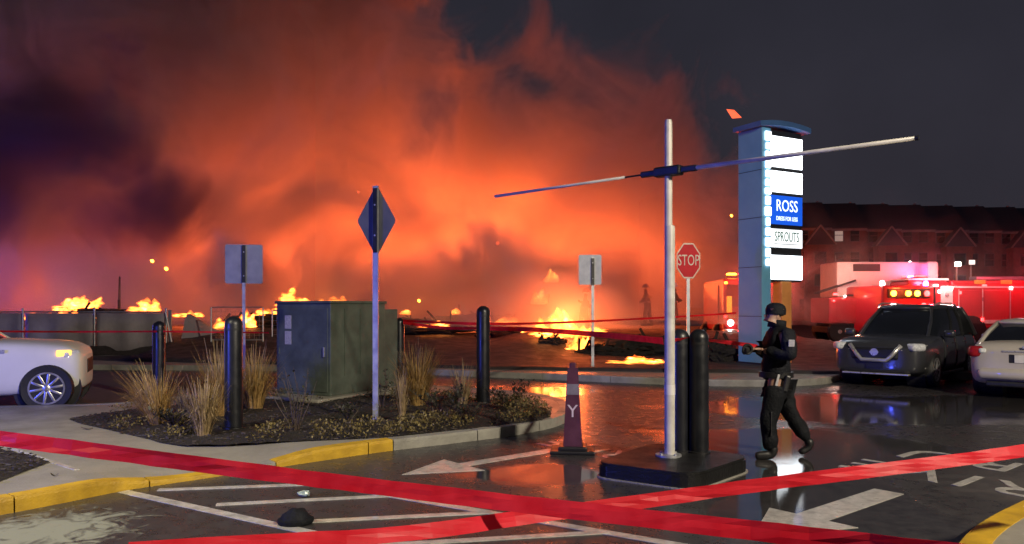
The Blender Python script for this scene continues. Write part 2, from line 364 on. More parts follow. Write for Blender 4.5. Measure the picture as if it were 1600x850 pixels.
# corner island: concrete walk in front, planted bed behind
front = [G(-260, 842), G(-60, 815), G(0, 805), G(100, 786), G(200, 766), G(360, 742), G(450, 728), G(600, 706), G(700, 694), G(800, 681), G(868, 667), G(890, 652), G(880, 637), G(840, 626), G(760, 618), G(650, 612)]
back = [G(520, 612), G(420, 616), G(330, 624), G(240, 636), G(150, 643), G(0, 647), G(-200, 650), G(-420, 652)]
walk = tag(bpy.data.objects.new('pavement', None), kind='structure'); C.objects.link(walk)
p1, i1 = kerb_run(walk, [xy(p) for p in front] + [xy(p) for p in back], .13, .16, 1.05, M_kerb, lambda m: m.y < 8.95 and (m.x < G(362, 742).x or G(436, 730).x < m.x < G(612, 704).x), breaks=[xy(G(362, 742)), xy(G(436, 730)), xy(G(612, 704))])
poly = [tuple(p) for p in i1]
bm = bmesh.new(); bm.faces.new([bm.verts.new((p[0], p[1], .124)) for p in poly]); bmesh.ops.triangulate(bm, faces=bm.faces[:])
for ax, lo_, hi_ in ((Vector((1, 0, 0)), -6, 1), (Vector((0, 1, 0)), 5.8, 12)):
    k = lo_
    while k < hi_: bmesh.ops.bisect_plane(bm, geom=bm.verts[:] + bm.edges[:] + bm.faces[:], plane_co=ax * k, plane_no=ax); k += .2
bmesh.ops.recalc_face_normals(bm, faces=bm.faces)
if sum(f.normal.z for f in bm.faces) < 0: bmesh.ops.reverse_faces(bm, faces=bm.faces)
for v in bm.verts: v.co.z -= dip(v.co.x, v.co.y)
me = bpy.data.meshes.new('walk_slab'); bm.to_mesh(me); bm.free(); me.materials.append(M_conc); link('walk_slab', me, walk)
# pale joint across the walk, and slab joints
def strip(a, b, wid, z0, z1):
    a = Vector((a[0], a[1])); b = Vector((b[0], b[1])); t = (b - a).normalized(); n = Vector((-t.y, t.x)) * wid / 2
    return [tuple(a + n), tuple(b + n), tuple(b - n), tuple(a - n)], z0, z1
Zw = .124
MB().prism(*strip(G(20, 702, Zw), G(120, 734, Zw), .05, .1, .1285)).build('joint_strip', M_white, walk)
for a, b in (((300, 640), (175, 672)), ((318, 712), (250, 690)), ((120, 700), (230, 682))):
    pass
bedp = [(108, 655), (160, 646), (215, 640), (300, 632), (400, 622), (520, 619), (660, 619), (770, 625), (835, 634), (862, 646), (845, 657), (770, 667), (690, 675), (600, 684), (450, 691), (290, 697), (230, 686), (170, 672), (125, 662)]
bed2 = [tuple(p)[:2] for p in smooth_path([G(a, b, Zw).xy for a, b in bedp + bedp[:1]], .3)[:-1]]
def inside(p, poly):
    c = False; n = len(poly)
    for i in range(n):
        a, b = poly[i], poly[i - 1]
        if (a[1] > p[1]) != (b[1] > p[1]) and p[0] < (b[0] - a[0]) * (p[1] - a[1]) / (b[1] - a[1]) + a[0]: c = not c
    return c
def edge_dist(p, poly):
    d = 9; p = Vector(p)
    for i in range(len(poly)):
        a = Vector(poly[i - 1]); b = Vector(poly[i]); t = max(0, min(1, (p - a).dot(b - a) / max(1e-9, (b - a).length_squared))); d = min(d, (p - a - (b - a) * t).length)
    return d
def bed_z(x, y): return Zw + .006 + min(1, edge_dist((x, y), bed2) / .5) * (.04 + .03 * noise.noise((x * 1.7, y * 1.7, 0)))
def bed_mesh(poly, step, zf):
    bm = bmesh.new(); vs = [bm.verts.new((p[0], p[1], Zw - .02)) for p in poly]; bm.faces.new(vs)
    xs = [p[0] for p in poly]; ys = [p[1] for p in poly]
    bmesh.ops.triangulate(bm, faces=bm.faces[:])
    for axis, lo, hi in ((Vector((1, 0, 0)), min(xs), max(xs)), (Vector((0, 1, 0)), min(ys), max(ys))):
        k = lo + step
        while k < hi:
            co = axis * k; bmesh.ops.bisect_plane(bm, geom=bm.verts[:] + bm.edges[:] + bm.faces[:], plane_co=co, plane_no=axis); k += step
    for v in bm.verts:
        v.co.z = zf(v.co.x, v.co.y) + R.uniform(-.006, .01)
    bmesh.ops.recalc_face_normals(bm, faces=bm.faces)
    if sum(f.normal.z for f in bm.faces) < 0: bmesh.ops.reverse_faces(bm, faces=bm.faces)
    me = bpy.data.meshes.new('planting_bed'); bm.to_mesh(me); bm.free(); me.materials.append(M_soil)
    return tag(link('planting_bed', me), kind='structure')
bed_mesh(bed2, .16, bed_z)
bedB = [xy(G(a, b, Zw)) for a, b in ((-160, 690), (0, 703), (48, 712), (77, 723), (40, 737), (0, 753), (-120, 790))]
bed_mesh(bedB, .14, lambda x, y: Zw + .008 + .03 * min(1, edge_dist((x, y), bedB) / .3))
# bark chips, one heap nobody could count
def chips(poly, n, zf, mb, smin=.015, smax=.05):
    xs = [p[0] for p in poly]; ys = [p[1] for p in poly]; k = 0
    while k < n:
        x = R.uniform(min(xs), max(xs)); y = R.uniform(min(ys), max(ys))
        if not inside((x, y), poly): continue
        k += 1; s = R.uniform(smin, smax); M = Matrix.Rotation(R.uniform(0, 6.3), 4, 'Z') @ Matrix.Rotation(R.uniform(-.5, .5), 4, 'X')
        mb.box((x, y, zf(x, y) + s * .15), (s, s * .5, s * .25), M=M)
mb = MB(); chips(bed2, 3200, bed_z, mb); chips(bedB, 500, lambda x, y: Zw + .03, mb)
tag(mb.build('mulch', M_mulch), kind='stuff')

# far pavement along the burning lot, with the median end on the right
farf = [G(-700, 572), G(-300, 573), G(0, 576), G(140, 578), G(420, 580), G(640, 585), G(800, 591), G(960, 598), G(1100, 603), G(1220, 604), G(1290, 600), G(1316, 592), G(1312, 585)]
fw = tag(bpy.data.objects.new('far_pavement', None), kind='structure'); C.objects.link(fw)
farb = [Vector((9.4, 22.5, 0)), Vector((9.8, 26, 0))]
pf, fi = kerb_run(fw, [xy(p) for p in farf] + [xy(p) for p in farb], .14, .17, 1.6, M_kerb)
inner_poly = [tuple(p) for p in fi] + [(-24.5 + 34, 27.5), (-40, 27.5)]
MB().prism(inner_poly, -.03, .134).build('walk_slab', M_conc, fw)
# the burning lot: rough wet earth rising behind the pavement
def lot_z(x, y):
    t = max(0, min(1, (y - 19.2 - .26 * max(0, -x) * .42) / 6.5)); s = t * t * (3 - 2 * t)
    h = .2 + .38 * s
    h += .45 * math.exp(-((x + 8.8) / 2.2) ** 2 - ((y - 27) / 3) ** 2) + .3 * math.exp(-((x - 1.2) / 1.7) ** 2 - ((y - 25) / 2) ** 2) - .32 * math.exp(-((x - 3.6) / 2.2) ** 2 - ((y - 23) / 3.5) ** 2) * s
    if y < 24.4 and x < -10.8: h = min(h, .16)
    return h + s * (.12 * noise.noise((x * .5, y * .5, 0)) + .05 * noise.noise((x * 2, y * 2, 3)))
def lot_front(x): return 18.55 + max(0, -x) * .27 - max(0, x) * .17 + .2 * noise.noise((x * .8, 5, 0))
vs = []; fs = []; nx, ny = 150, 40
for j in range(ny):
    for i in range(nx):
        x = -60 + 70.5 * i / (nx - 1); y0 = lot_front(x); y = y0 + (75 - y0) * (j / (ny - 1)) ** 1.8
        z = lot_z(x, y) if j else .05
        if j == 1: z = min(z, .2)
        vs.append((x, y, z))
for j in range(ny - 1):
    for i in range(nx - 1): fs.append((j * nx + i, j * nx + i + 1, (j + 1) * nx + i + 1, (j + 1) * nx + i))
tag(MB().add(vs, fs).build('earth_ground', M_earth, smooth=True), kind='structure')

# right corner island with yellow kerb
ri = [G(1480, 905), G(1522, 852), G(1600, 806), G(1680, 776), G(1800, 760), G(2000, 770)]
rw = tag(bpy.data.objects.new('corner_pavement', None), kind='structure'); C.objects.link(rw)
pr_, ir_ = kerb_run(rw, [xy(p) for p in ri][::-1], .13, .17, 1.1, M_kerb, lambda m: True)
MB().prism([tuple(p) for p in ir_] + [(3.4, 3.2), (7, 3.2), (8.4, 6)], -.03, .124).build('walk_slab', M_conc, rw)

# ------------------------------------------------------------------ paint on the asphalt
def mark(pts, name='road_marking', z=.004):
    poly = [(p.x, p.y) for p in pts]
    return tag(MB().prism(poly, -.01, z).build(name, M_white), kind='structure')
def line(a, b, wid, z=.004):
    pl, z0, z1 = strip(G(*a), G(*b), wid, -.01, z); tag(MB().prism(pl, z0, z1).build('hatch_line', M_white), kind='structure')
L1a, L1b = (192, 768), (560, 849); L2a, L2b = (560, 766), (1120, 862)
line(L1a, L1b, .10); line(L2a, L2b, .10)
for a, b in (((247, 766), (520, 756)), ((338, 789), (632, 774)), ((470, 816), (770, 801)), ((590, 853), (950, 832)), ((140, 752 + 1000), (141, 1760))):
    if a[1] < 1000: line(a, b, .075, .0075)
D = Vector((-.77, -.64)).normalized(); X_ = Vector((D.y, -D.x))      # travel direction of the drive-through lane and its right hand
def arrow(tip, L, hw, hl, sw, name='lane_arrow'):
    tip = Vector((tip[0], tip[1])); pts = [(0, 0), (hw, -hl), (sw, -hl), (sw, -L), (-sw, -L), (-sw, -hl), (-hw, -hl)]
    poly = [tuple(tip + X_ * a + D * b) for a, b in pts]
    return tag(MB().prism(poly, -.01, .004).build(name, M_white), kind='structure')
arrow(G(628, 742), 2.1, .36, .75, .085)
arrow((1.72, 5.5), 2.15, .37, .82, .13)
def ground_text(body, center, size):
    M = Matrix(((X_.x, D.x, 0, center[0]), (X_.y, D.y, 0, center[1]), (0, 0, 1, .003), (0, 0, 0, 1)))
    o = text_mesh('lane_lettering', body, size, M_white, None, M, .0015, 1.12); return tag(o, kind='structure')
ground_text('DRIVE', (4.42, 7.22), .86)
ground_text('THRU', (4.42 - D.x * .95 + .1, 7.22 - D.y * .95), .86)
# worn lettering further up the lane, seen as pale strokes between the delineator and the post
ground_text('DRIVE', (1.05, 8.75), .62)

# ------------------------------------------------------------------ post of the drive-through clearance bar
base_pts = [G(1085, 768), G(925, 746), G(1022, 712), G(1176, 735)]
cen = sum(base_pts, Vector()) / 4
def rounded(poly, r, n=5):
    out = []; m = len(poly)
    for i in range(m):
        p = Vector(poly[i]); a = (Vector(poly[i - 1]) - p).normalized(); b = (Vector(poly[(i + 1) % m]) - p).normalized()
        for k in range(n + 1):
            t = k / n; q0 = p + a * r; q1 = p + b * r; out.append(tuple((1 - t) ** 2 * q0 + 2 * t * (1 - t) * p + t * t * q1))
    return out
bp = rounded([(p - cen).xy for p in base_pts], .22)
isl = thing('traffic_island', 'black kerbed island with a pale chipped edge carrying the tall white post', 'traffic island', (cen.x, cen.y, 0))
M_isl = mk('island_black_paint', (.014, .014, .015), (.008, .008, .008), 4, .5, .35, .3, 40, spec=.25)
mb = MB(); mb.prism(bp, -.02, .125); mb.build('island_kerb', M_isl, isl)
bi = [tuple(Vector(p) * .975) for p in bp]; MB().prism(bi, .12, .15).build('island_top', M_isl, isl)
cs = [tuple(Vector(p) * 1.03) for p in bp]; MB().prism(cs, -.02, .012).build('base_joint', M_kerb, isl)
for q, s in (((.45, -.02), .10), ((.3, -.27), .16)):
    pass
pole_xy = Vector((( 1046 - HX) / F * 7.75, 7.75))
pole_xy.x -= .01
cb = thing('clearance_post', 'tall white post with a broken clearance bar, standing on the black island', 'clearance bar', (pole_xy.x, pole_xy.y, .15))
MB().lathe([(.13, 0), (.13, .018), (.055, .022)], 24).build('base_flange', M_galv, cb, auto=True)
for k in range(4): MB().lathe([(.014, .018), (.014, .035)], 6, (.1 * math.cos(k * PI / 2 + .6), .1 * math.sin(k * PI / 2 + .6), 0)).build('anchor_bolt', M_galv, cb)
MB().lathe([(.040, .02), (.038, 3.36), (.032, 3.39), (.0, 3.395)], 20).build('post_tube', M_wpole, cb, auto=True)
MB().lathe([(.052, 0), (.052, 2.28), (.047, 2.30), (.036, 2.305)], 20, (.012, -.004, .02)).build('lower_sleeve', M_wpole, cb, auto=True)
MB().lathe([(.055, .0), (.055, .10)], 18, (.012, -.004, .62)).build('reflective_band', M_refl, cb, auto=True)
zb = 3.02 - .15; bd = Vector((3.44, -3.1, 0)).normalized(); Mb = Matrix.Rotation(math.atan2(bd.y, bd.x), 4, 'Z')
hub = MB().box((0, 0, zb), (.30, .11, .10), M=Mb, bev=.02).build('bar_clamp', M_black, cb)
for s in (-1, 1): MB().box(bd * .22 * s + Vector((0, 0, zb)), (.20, .05, .06), M=Mb, bev=.012).build('clamp_arm', M_black, hub)
MB().tube([bd * .16 + Vector((0, 0, zb)), bd * 2.28 + Vector((0, 0, zb + .0))], [.024, .017], 10).build('bar', M_wpole, cb, smooth=True)
MB().tube([bd * -.52 + Vector((0, 0, zb)), bd * -2.40 + Vector((0, 0, zb - .02))], [.014, .018], 10).build('bar', M_wpole, cb, smooth=True)['label'] = 'thinner half of the bar, its inner end snapped off the clamp'
MB().tube([bd * -.30 + Vector((0, 0, zb)), bd * -.54 + Vector((0, 0, zb))], .010, 8).build('splice_rod', M_black, cb)
MB().lathe([(.02, -.012), (.02, .012)], 10, bd * 2.29 + Vector((0, 0, zb)), Mb @ Matrix.Rotation(PI / 2, 4, 'Y')).build('bar_end_cap', M_plast, cb)

# ------------------------------------------------------------------ bollards
def bollard(loc, h, r, label, lean=0, group='black bollards'):
    t = thing('bollard', label, 'bollard', loc, R.uniform(0, 6), group); t.rotation_euler[0] = lean
    prof = [(r, -.03), (r, h - r * .95)] + [(r * math.cos(a), h - r * .95 + r * .95 * math.sin(a)) for a in (.3, .6, .9, 1.2, 1.45)]
    MB().lathe(prof, 26).build('post_sleeve', M_black, t, auto=True)
    MB().lathe([(r * 1.025, h - r * 1.6), (r * 1.025, h - r * 1.35)], 26).build('cap_ring', M_plast, t, auto=True)
    MB().lathe([(r * 1.22, -.03), (r * 1.2, .012), (r * 1.02, .02)], 22).build('footing_ring', M_rubber, t, auto=True)
    return t
def bz(p): return bed_z(p.x, p.y) if inside((p.x, p.y), bed2) else Zw
p = G(365, 674, Zw); bollard((p.x, p.y, bz(p)), 1.37, .108, 'black bollard nearest the red tape, among the dry grass before the cabinet')
p = Vector((-6.25, 13.6, 0)); bollard((p.x, p.y, bz(p)), 1.28, .108, 'black bollard behind the leaning clump of tan grass, close to the white car')
p = Vector((-2.03, 14.0 - .35, 0)); p = Vector(((624 - HX) / F * 14.3, 14.3, 0)); bollard((p.x, p.y, Zw), 1.33, .095, 'black bollard half hidden by golden grass behind the cabinet')
p = G(755, 631, Zw); bollard((p.x, p.y, bz(p)), 1.52, .108, 'black bollard with the red tape wound round its top, near the island tip')
for px, lab in ((1062, 'black bollard standing directly behind the white clearance post'), (1092, 'black bollard on the traffic island, right of the stop sign pole')):
    Y = 8.02 if px < 1070 else 7.95
    bollard(((px - HX) / F * Y, Y, .15), 1.275, .10, lab)

# ------------------------------------------------------------------ transformer cabinet
cx, cy = -2.92, 12.35; ca = math.radians(-27.5)
zc = bed_z(cx, cy + .6)
cab = thing('transformer_cabinet', 'large green utility cabinet with two stickers standing in the planted island', 'utility cabinet', (cx, cy, Zw), ca)
# local frame: front corner at origin, blue-lit left face runs to -x, right face runs to +y
Wc, Dc, Hc = 1.16, 1.45, 1.50
MB().box((-Wc / 2, Dc / 2, .04), (Wc + .3, Dc + .9, .1), bev=.02).build('concrete_pad', M_conc, cab)
MB().box((-Wc / 2, Dc / 2, .09 + Hc / 2), (Wc, Dc, Hc), bev=.012).build('cabinet_body', M_box, cab)
MB().box((-Wc / 2, Dc / 2, .09 + Hc + .018), (Wc + .05, Dc + .05, .045), bev=.012).build('cabinet_lid', M_box, cab)
MB().box((-Wc / 2 - .04, Dc + .26, .09 + .70), (Wc - .12, .5, 1.4), bev=.012).build('side_compartment', M_box, cab)
MB().box((-Wc * .5, -.006, .09 + .74), (Wc - .1, .014, Hc - .14), bev=.004).build('door', M_box, cab)
mb = MB(); mb.box((-.12, -.02, .8), (.03, .03, .16), bev=.006); mb.build('handle', M_galv, cab)
for z in (1.28, 1.02): MB().box((-Wc + .27, -.016, z), (.14, .004, .22)).build('sticker', M_stick, cab)
for z in (.35, .8, 1.3): MB().box((-Wc + .07, -.018, z), (.02, .02, .1), bev=.004).build('hinge', M_box, cab)
for y in (.35, .75, 1.1):
    MB().box((.003, y, .95), (.012, .012, 1.1)).build('side_seam', M_box, cab)

# ------------------------------------------------------------------ signs on posts
def u_post(parent, h, r=.022, mat=M_galv):
    return MB().prism([(-r, -r * .5), (r, -r * .5), (r, r * .5), (r * .45, r * .5), (r * .45, -r * .1), (-r * .45, -r * .1), (-r * .45, r * .5), (-r, r * .5)], -.05, h).build('post', mat, parent)
def plate(poly, th, M): return MB().prism(poly, -th / 2, th / 2, M)
UP = Matrix.Rotation(PI / 2, 4, 'X')                                   # polygon (x, y) -> (x, z)
def bolts(parent, zs, y=-.03):
    for z in zs: MB().lathe([(.012, -.01), (.012, .01)], 8, (0, y, z), UP).build('bolt', M_galv, parent)
p = G(587, 661, Zw); s = 142 / 1.0
Yd = p.y; sg = thing('warning_sign', 'diamond sign seen from the back, deep blue, on a slim post by the cabinet', 'road sign', (p.x, p.y, Zw), math.radians(-8))
zt = CZ - (287 - HY) / F * Yd - Zw; zbm = CZ - (402 - HY) / F * Yd - Zw; zm = (zt + zbm) / 2; hh = (zt - zbm) / 2; hwid = 31 / F * Yd
u_post(sg, zt - .03, .036)
dia = rounded([(0, -hh), (hwid * 1.02, 0), (0, hh), (-hwid * 1.02, 0)], .04, 4)
plate(dia, .004, Matrix.Translation((0, .035, zm)) @ UP).build('sign_plate', M_dia, sg)
MB().box((0, -.03, zm), (.06, .012, hh * 1.75), bev=.004).build('back_stiffener', M_black, sg)
bolts(sg, (zm - .2, zm + .2), -.038)
# square sign, lavender back
p = Vector(((381 - HX) / F * 15.2, 15.2, 0)); sg = thing('parking_sign', 'square sign seen from the back, lavender grey, on a post behind the front bollard', 'road sign', (p.x, p.y, 0), math.radians(12))
zt = CZ - (382 - HY) / F * p.y; zbm = CZ - (443 - HY) / F * p.y; hw = 28 / F * p.y
u_post(sg, zt - .04, .03)
plate(rounded([(-hw, zbm), (hw, zbm), (hw, zt), (-hw, zt)], .04, 4), .004, Matrix.Translation((0, .02, 0)) @ UP).build('sign_plate', M_alu, sg)
bolts(sg, (zbm + .15, zt - .15), -.02); MB().box((0, -.018, (zt + zbm) / 2), (.07, .01, (zt - zbm) * .96)).build('back_strap', M_plast, sg)
# white rectangular sign on the far pavement
p = G(926, 577, .13); sg = thing('lane_sign', 'white upright sign seen from the back, standing before the bright fire', 'road sign', (p.x, p.y, .13), math.radians(4))
zt = CZ - (398 - HY) / F * p.y - .13; zbm = CZ - (445 - HY) / F * p.y - .13; hw = 18 / F * p.y
u_post(sg, zt - .06, .035)
plate(rounded([(-hw, zbm), (hw, zbm), (hw, zt), (-hw, zt)], .04, 4), .004, Matrix.Translation((-.06, .022, 0)) @ UP).build('sign_plate', M_signw, sg)
MB().box((0, -.022, (zt + zbm) / 2 - .05), (.075, .008, (zt - zbm) * .9)).build('back_strap', M_plast, sg); bolts(sg, (zbm + .15, zt - .2), -.028)
# stop sign
p = G(1075, 588, .13); sg = thing('stop_sign', 'red eight sided stop sign with cream letters and border on a violet lit pole', 'stop sign', (p.x, p.y, .13), math.radians(5))
zt = CZ - (380 - HY) / F * p.y - .13; zbm = CZ - (435 - HY) / F * p.y - .13; zm = (zt + zbm) / 2; r8 = (zt - zbm) / 2
u_post(sg, zt - .08, .036)
octo = lambda r: [(r / math.cos(PI / 8) * math.cos(PI / 8 + k * PI / 4) * .68, r / math.cos(PI / 8) * math.sin(PI / 8 + k * PI / 4)) for k in range(8)]
plate(octo(r8), .004, Matrix.Translation((0, -.03, zm)) @ UP).build('border', M_gold, sg)
plate(octo(r8 * .92), .004, Matrix.Translation((0, -.034, zm)) @ UP).build('sign_face', M_red, sg)
text_mesh('lettering', 'STOP', .34, M_gold, sg, Matrix.Translation((0, -.038, zm)) @ UP @ Matrix.Scale(.60, 4, (1, 0, 0)), .002)

# ------------------------------------------------------------------ lit pylon sign
pc = Vector((6.28, 19.3, 0)); fa = math.atan2(.486, .875)               # corner nearest the camera; lit faces run along local +x, blue face along local +y
zb0 = CZ - (583 - HY) / F * 19.3
py = thing('pylon_sign', 'tall blue pylon with a stack of lit white panels and one blue panel', 'pylon sign', (pc.x, pc.y, .12), fa)
zT = CZ - (203 - HY) / F * 19.4 - .12
CW, CD, PW = .32, .80, 1.18
MB().box((CW / 2, CD / 2, (zT + .06) / 2), (CW, CD, zT + .06), bev=.01).build('column', M_blue, py)
for z in (1.3, 2.55, 3.8, 5.0): MB().box((-.003, CD / 2, z), (.008, CD - .01, .012)).build('column_joint', M_dark, py)
MB().box((CW / 2, CD / 2, .06), (CW + .1, CD + .1, .13), bev=.02).build('plinth', M_plast, py)
# roof cap, overhanging and slightly bowed
mb = MB(); vs = []; fs = []
for i in range(13):
    x = -.17 + (CW + PW + .34) * i / 12; zz = zT + .03 + .10 * math.sin(PI * i / 12 * .9 + .15)
    for y, dz in ((-.12, 0), (CD + .02, 0), (CD + .02, .13), (-.12, .13)): vs.append((x, y, zz + dz))
for i in range(12):
    for k in range(4): fs.append((i * 4 + k, (i + 1) * 4 + k, (i + 1) * 4 + (k + 1) % 4, i * 4 + (k + 1) % 4)[::-1])
fs += [(0, 1, 2, 3), (51, 50, 49, 48)]
mb.add(vs, fs).build('cap', M_cap, py)
zlo = CZ - (440 - HY) / F * 19.7 - .12; zhi = zT + .05
MB().box((CW + .03 + PW / 2, CD / 2, (zlo + zhi) / 2), (PW, CD * .8, zhi - zlo), bev=.01).build('cabinet', M_plast, py)
MB().box((CW + .62, .19, zlo / 2), (.36, .30, zlo), bev=.01).build('support_post', mk('orange_lit_post', (.85, .36, .10), (.7, .28, .08), 3, .5), py)  # orange light falling on the post is put into its base colour
def zpy(y): return CZ - (y - HY) / F * 19.75 - .12
yf = CD * .1 - .012
for a, b, m, lab in ((214, 262, M_panelw, None), (268, 301, M_panelw, None), (306, 351, M_panelb, 'blue panel lettered in white'), (358, 387, M_panels, 'white panel with faint green letters'), (399, 437, M_panelw, None)):
    z0, z1 = zpy(b), zpy(a); o = MB().box((CW + .05 + PW / 2, yf, (z0 + z1) / 2), (PW - .02, .03, z1 - z0), bev=.008).build('sign_panel', m, py)
    if lab: o['label'] = lab
    T = lambda z, dx=0: Matrix.Translation((CW + .05 + PW / 2 + dx, yf - .018, z)) @ UP
    if m is M_panelb:
        text_mesh('lettering', 'ROSS', .42, M_letw, o, T((z0 + z1) / 2 + .10) @ Matrix.Scale(.82, 4, (1, 0, 0)), .003)
        text_mesh('lettering', 'DRESS FOR LESS', .15, M_letw, o, T(z0 + .15) @ Matrix.Scale(.74, 4, (1, 0, 0)), .003)
    if a == 358:
        text_mesh('lettering', 'SPROUTS', .36, M_letg, o, T((z0 + z1) / 2 + .03) @ Matrix.Scale(.60, 4, (1, 0, 0)), .003)
        MB().box((CW + .05 + PW / 2, yf - .018, z0 + .09), (PW * .8, .004, .018)).build('underline', M_letgr, o)
# upright channel letters down the column edge, too bright to read: rounded blocks
M_chan = glow('lit_channel_letter', (.84, .92, 1), 2.4)
zz = zpy(210); k = 0
while zz > zpy(412):
    h = R.uniform(.16, .24); wv = R.uniform(.13, .22)
    o = MB(); o.box((CW / 2 + .03, -.03, zz - h / 2), (wv, .06, h), bev=.028)
    o.build('channel_letter', M_chan, py); zz -= h + .045; k += 1
p = P(1147, 179, 19.6)
mb = MB(); mb.add([(-.2, 0, .14), (.02, -.05, .05), (.2, 0, -.08), (.02, .06, -.02), (-.05, 0, -.1), (.0, 0, .12)], [(0, 1, 5), (1, 2, 5), (0, 4, 1), (1, 4, 2), (0, 5, 3), (5, 2, 3), (0, 3, 4), (3, 2, 4)])
o = mb.build('burning_flake', M_ember, loc=p); tag(o, 'glowing red flake of burning debris drifting above the pylon cap', 'ember')

# ------------------------------------------------------------------ delineator with a Y on it
p = G(895, 706); cn = thing('delineator', 'dark tapered delineator with pale letter Y and grey band on wide rubber base', 'traffic delineator', (p.x, p.y, 0), math.radians(-6))
M_cone = mk('dark_purple_plastic', (.085, .02, .045), (.055, .014, .03), 5, .42, .55, .1, 40)
mb = MB(); mb.box((0, 0, .02), (.50, .42, .04), bev=.012); mb.box((0, 0, .055), (.32, .30, .05), bev=.015); mb.build('rubber_base', M_rubber, cn)
def frus(a, b, z0, z1): return [(-a, -a, z0), (a, -a, z0), (a, a, z0), (-a, a, z0), (-b, -b, z1), (b, -b, z1), (b, b, z1), (-b, b, z1)], [(3, 2, 1, 0), (4, 5, 6, 7), (0, 1, 5, 4), (1, 2, 6, 5), (2, 3, 7, 6), (3, 0, 4, 7)]
MB().add(*frus(.108, .058, .06, .96)).build('body', M_cone, cn); MB().box((0, 0, .985), (.07, .07, .07), bev=.012).build('top_grip', M_cone, cn)
sl = .05 / .90
MB().add(*frus(.108 - sl * .60 + .003, .108 - sl * .72 + .003, .66, .78)).build('grey_band', mk('grey_band', (.20, .18, .21), (.14, .12, .15), 9, .4), cn)
tilt = Matrix.Rotation(-math.atan(sl), 4, 'X')
text_mesh('lettering', 'Y', .20, mk('pale_letter', (.6, .5, .56), None, 8, .5), cn, Matrix.Translation((0, -.108 + sl * .41 - .003, .47)) @ tilt @ UP, .002)

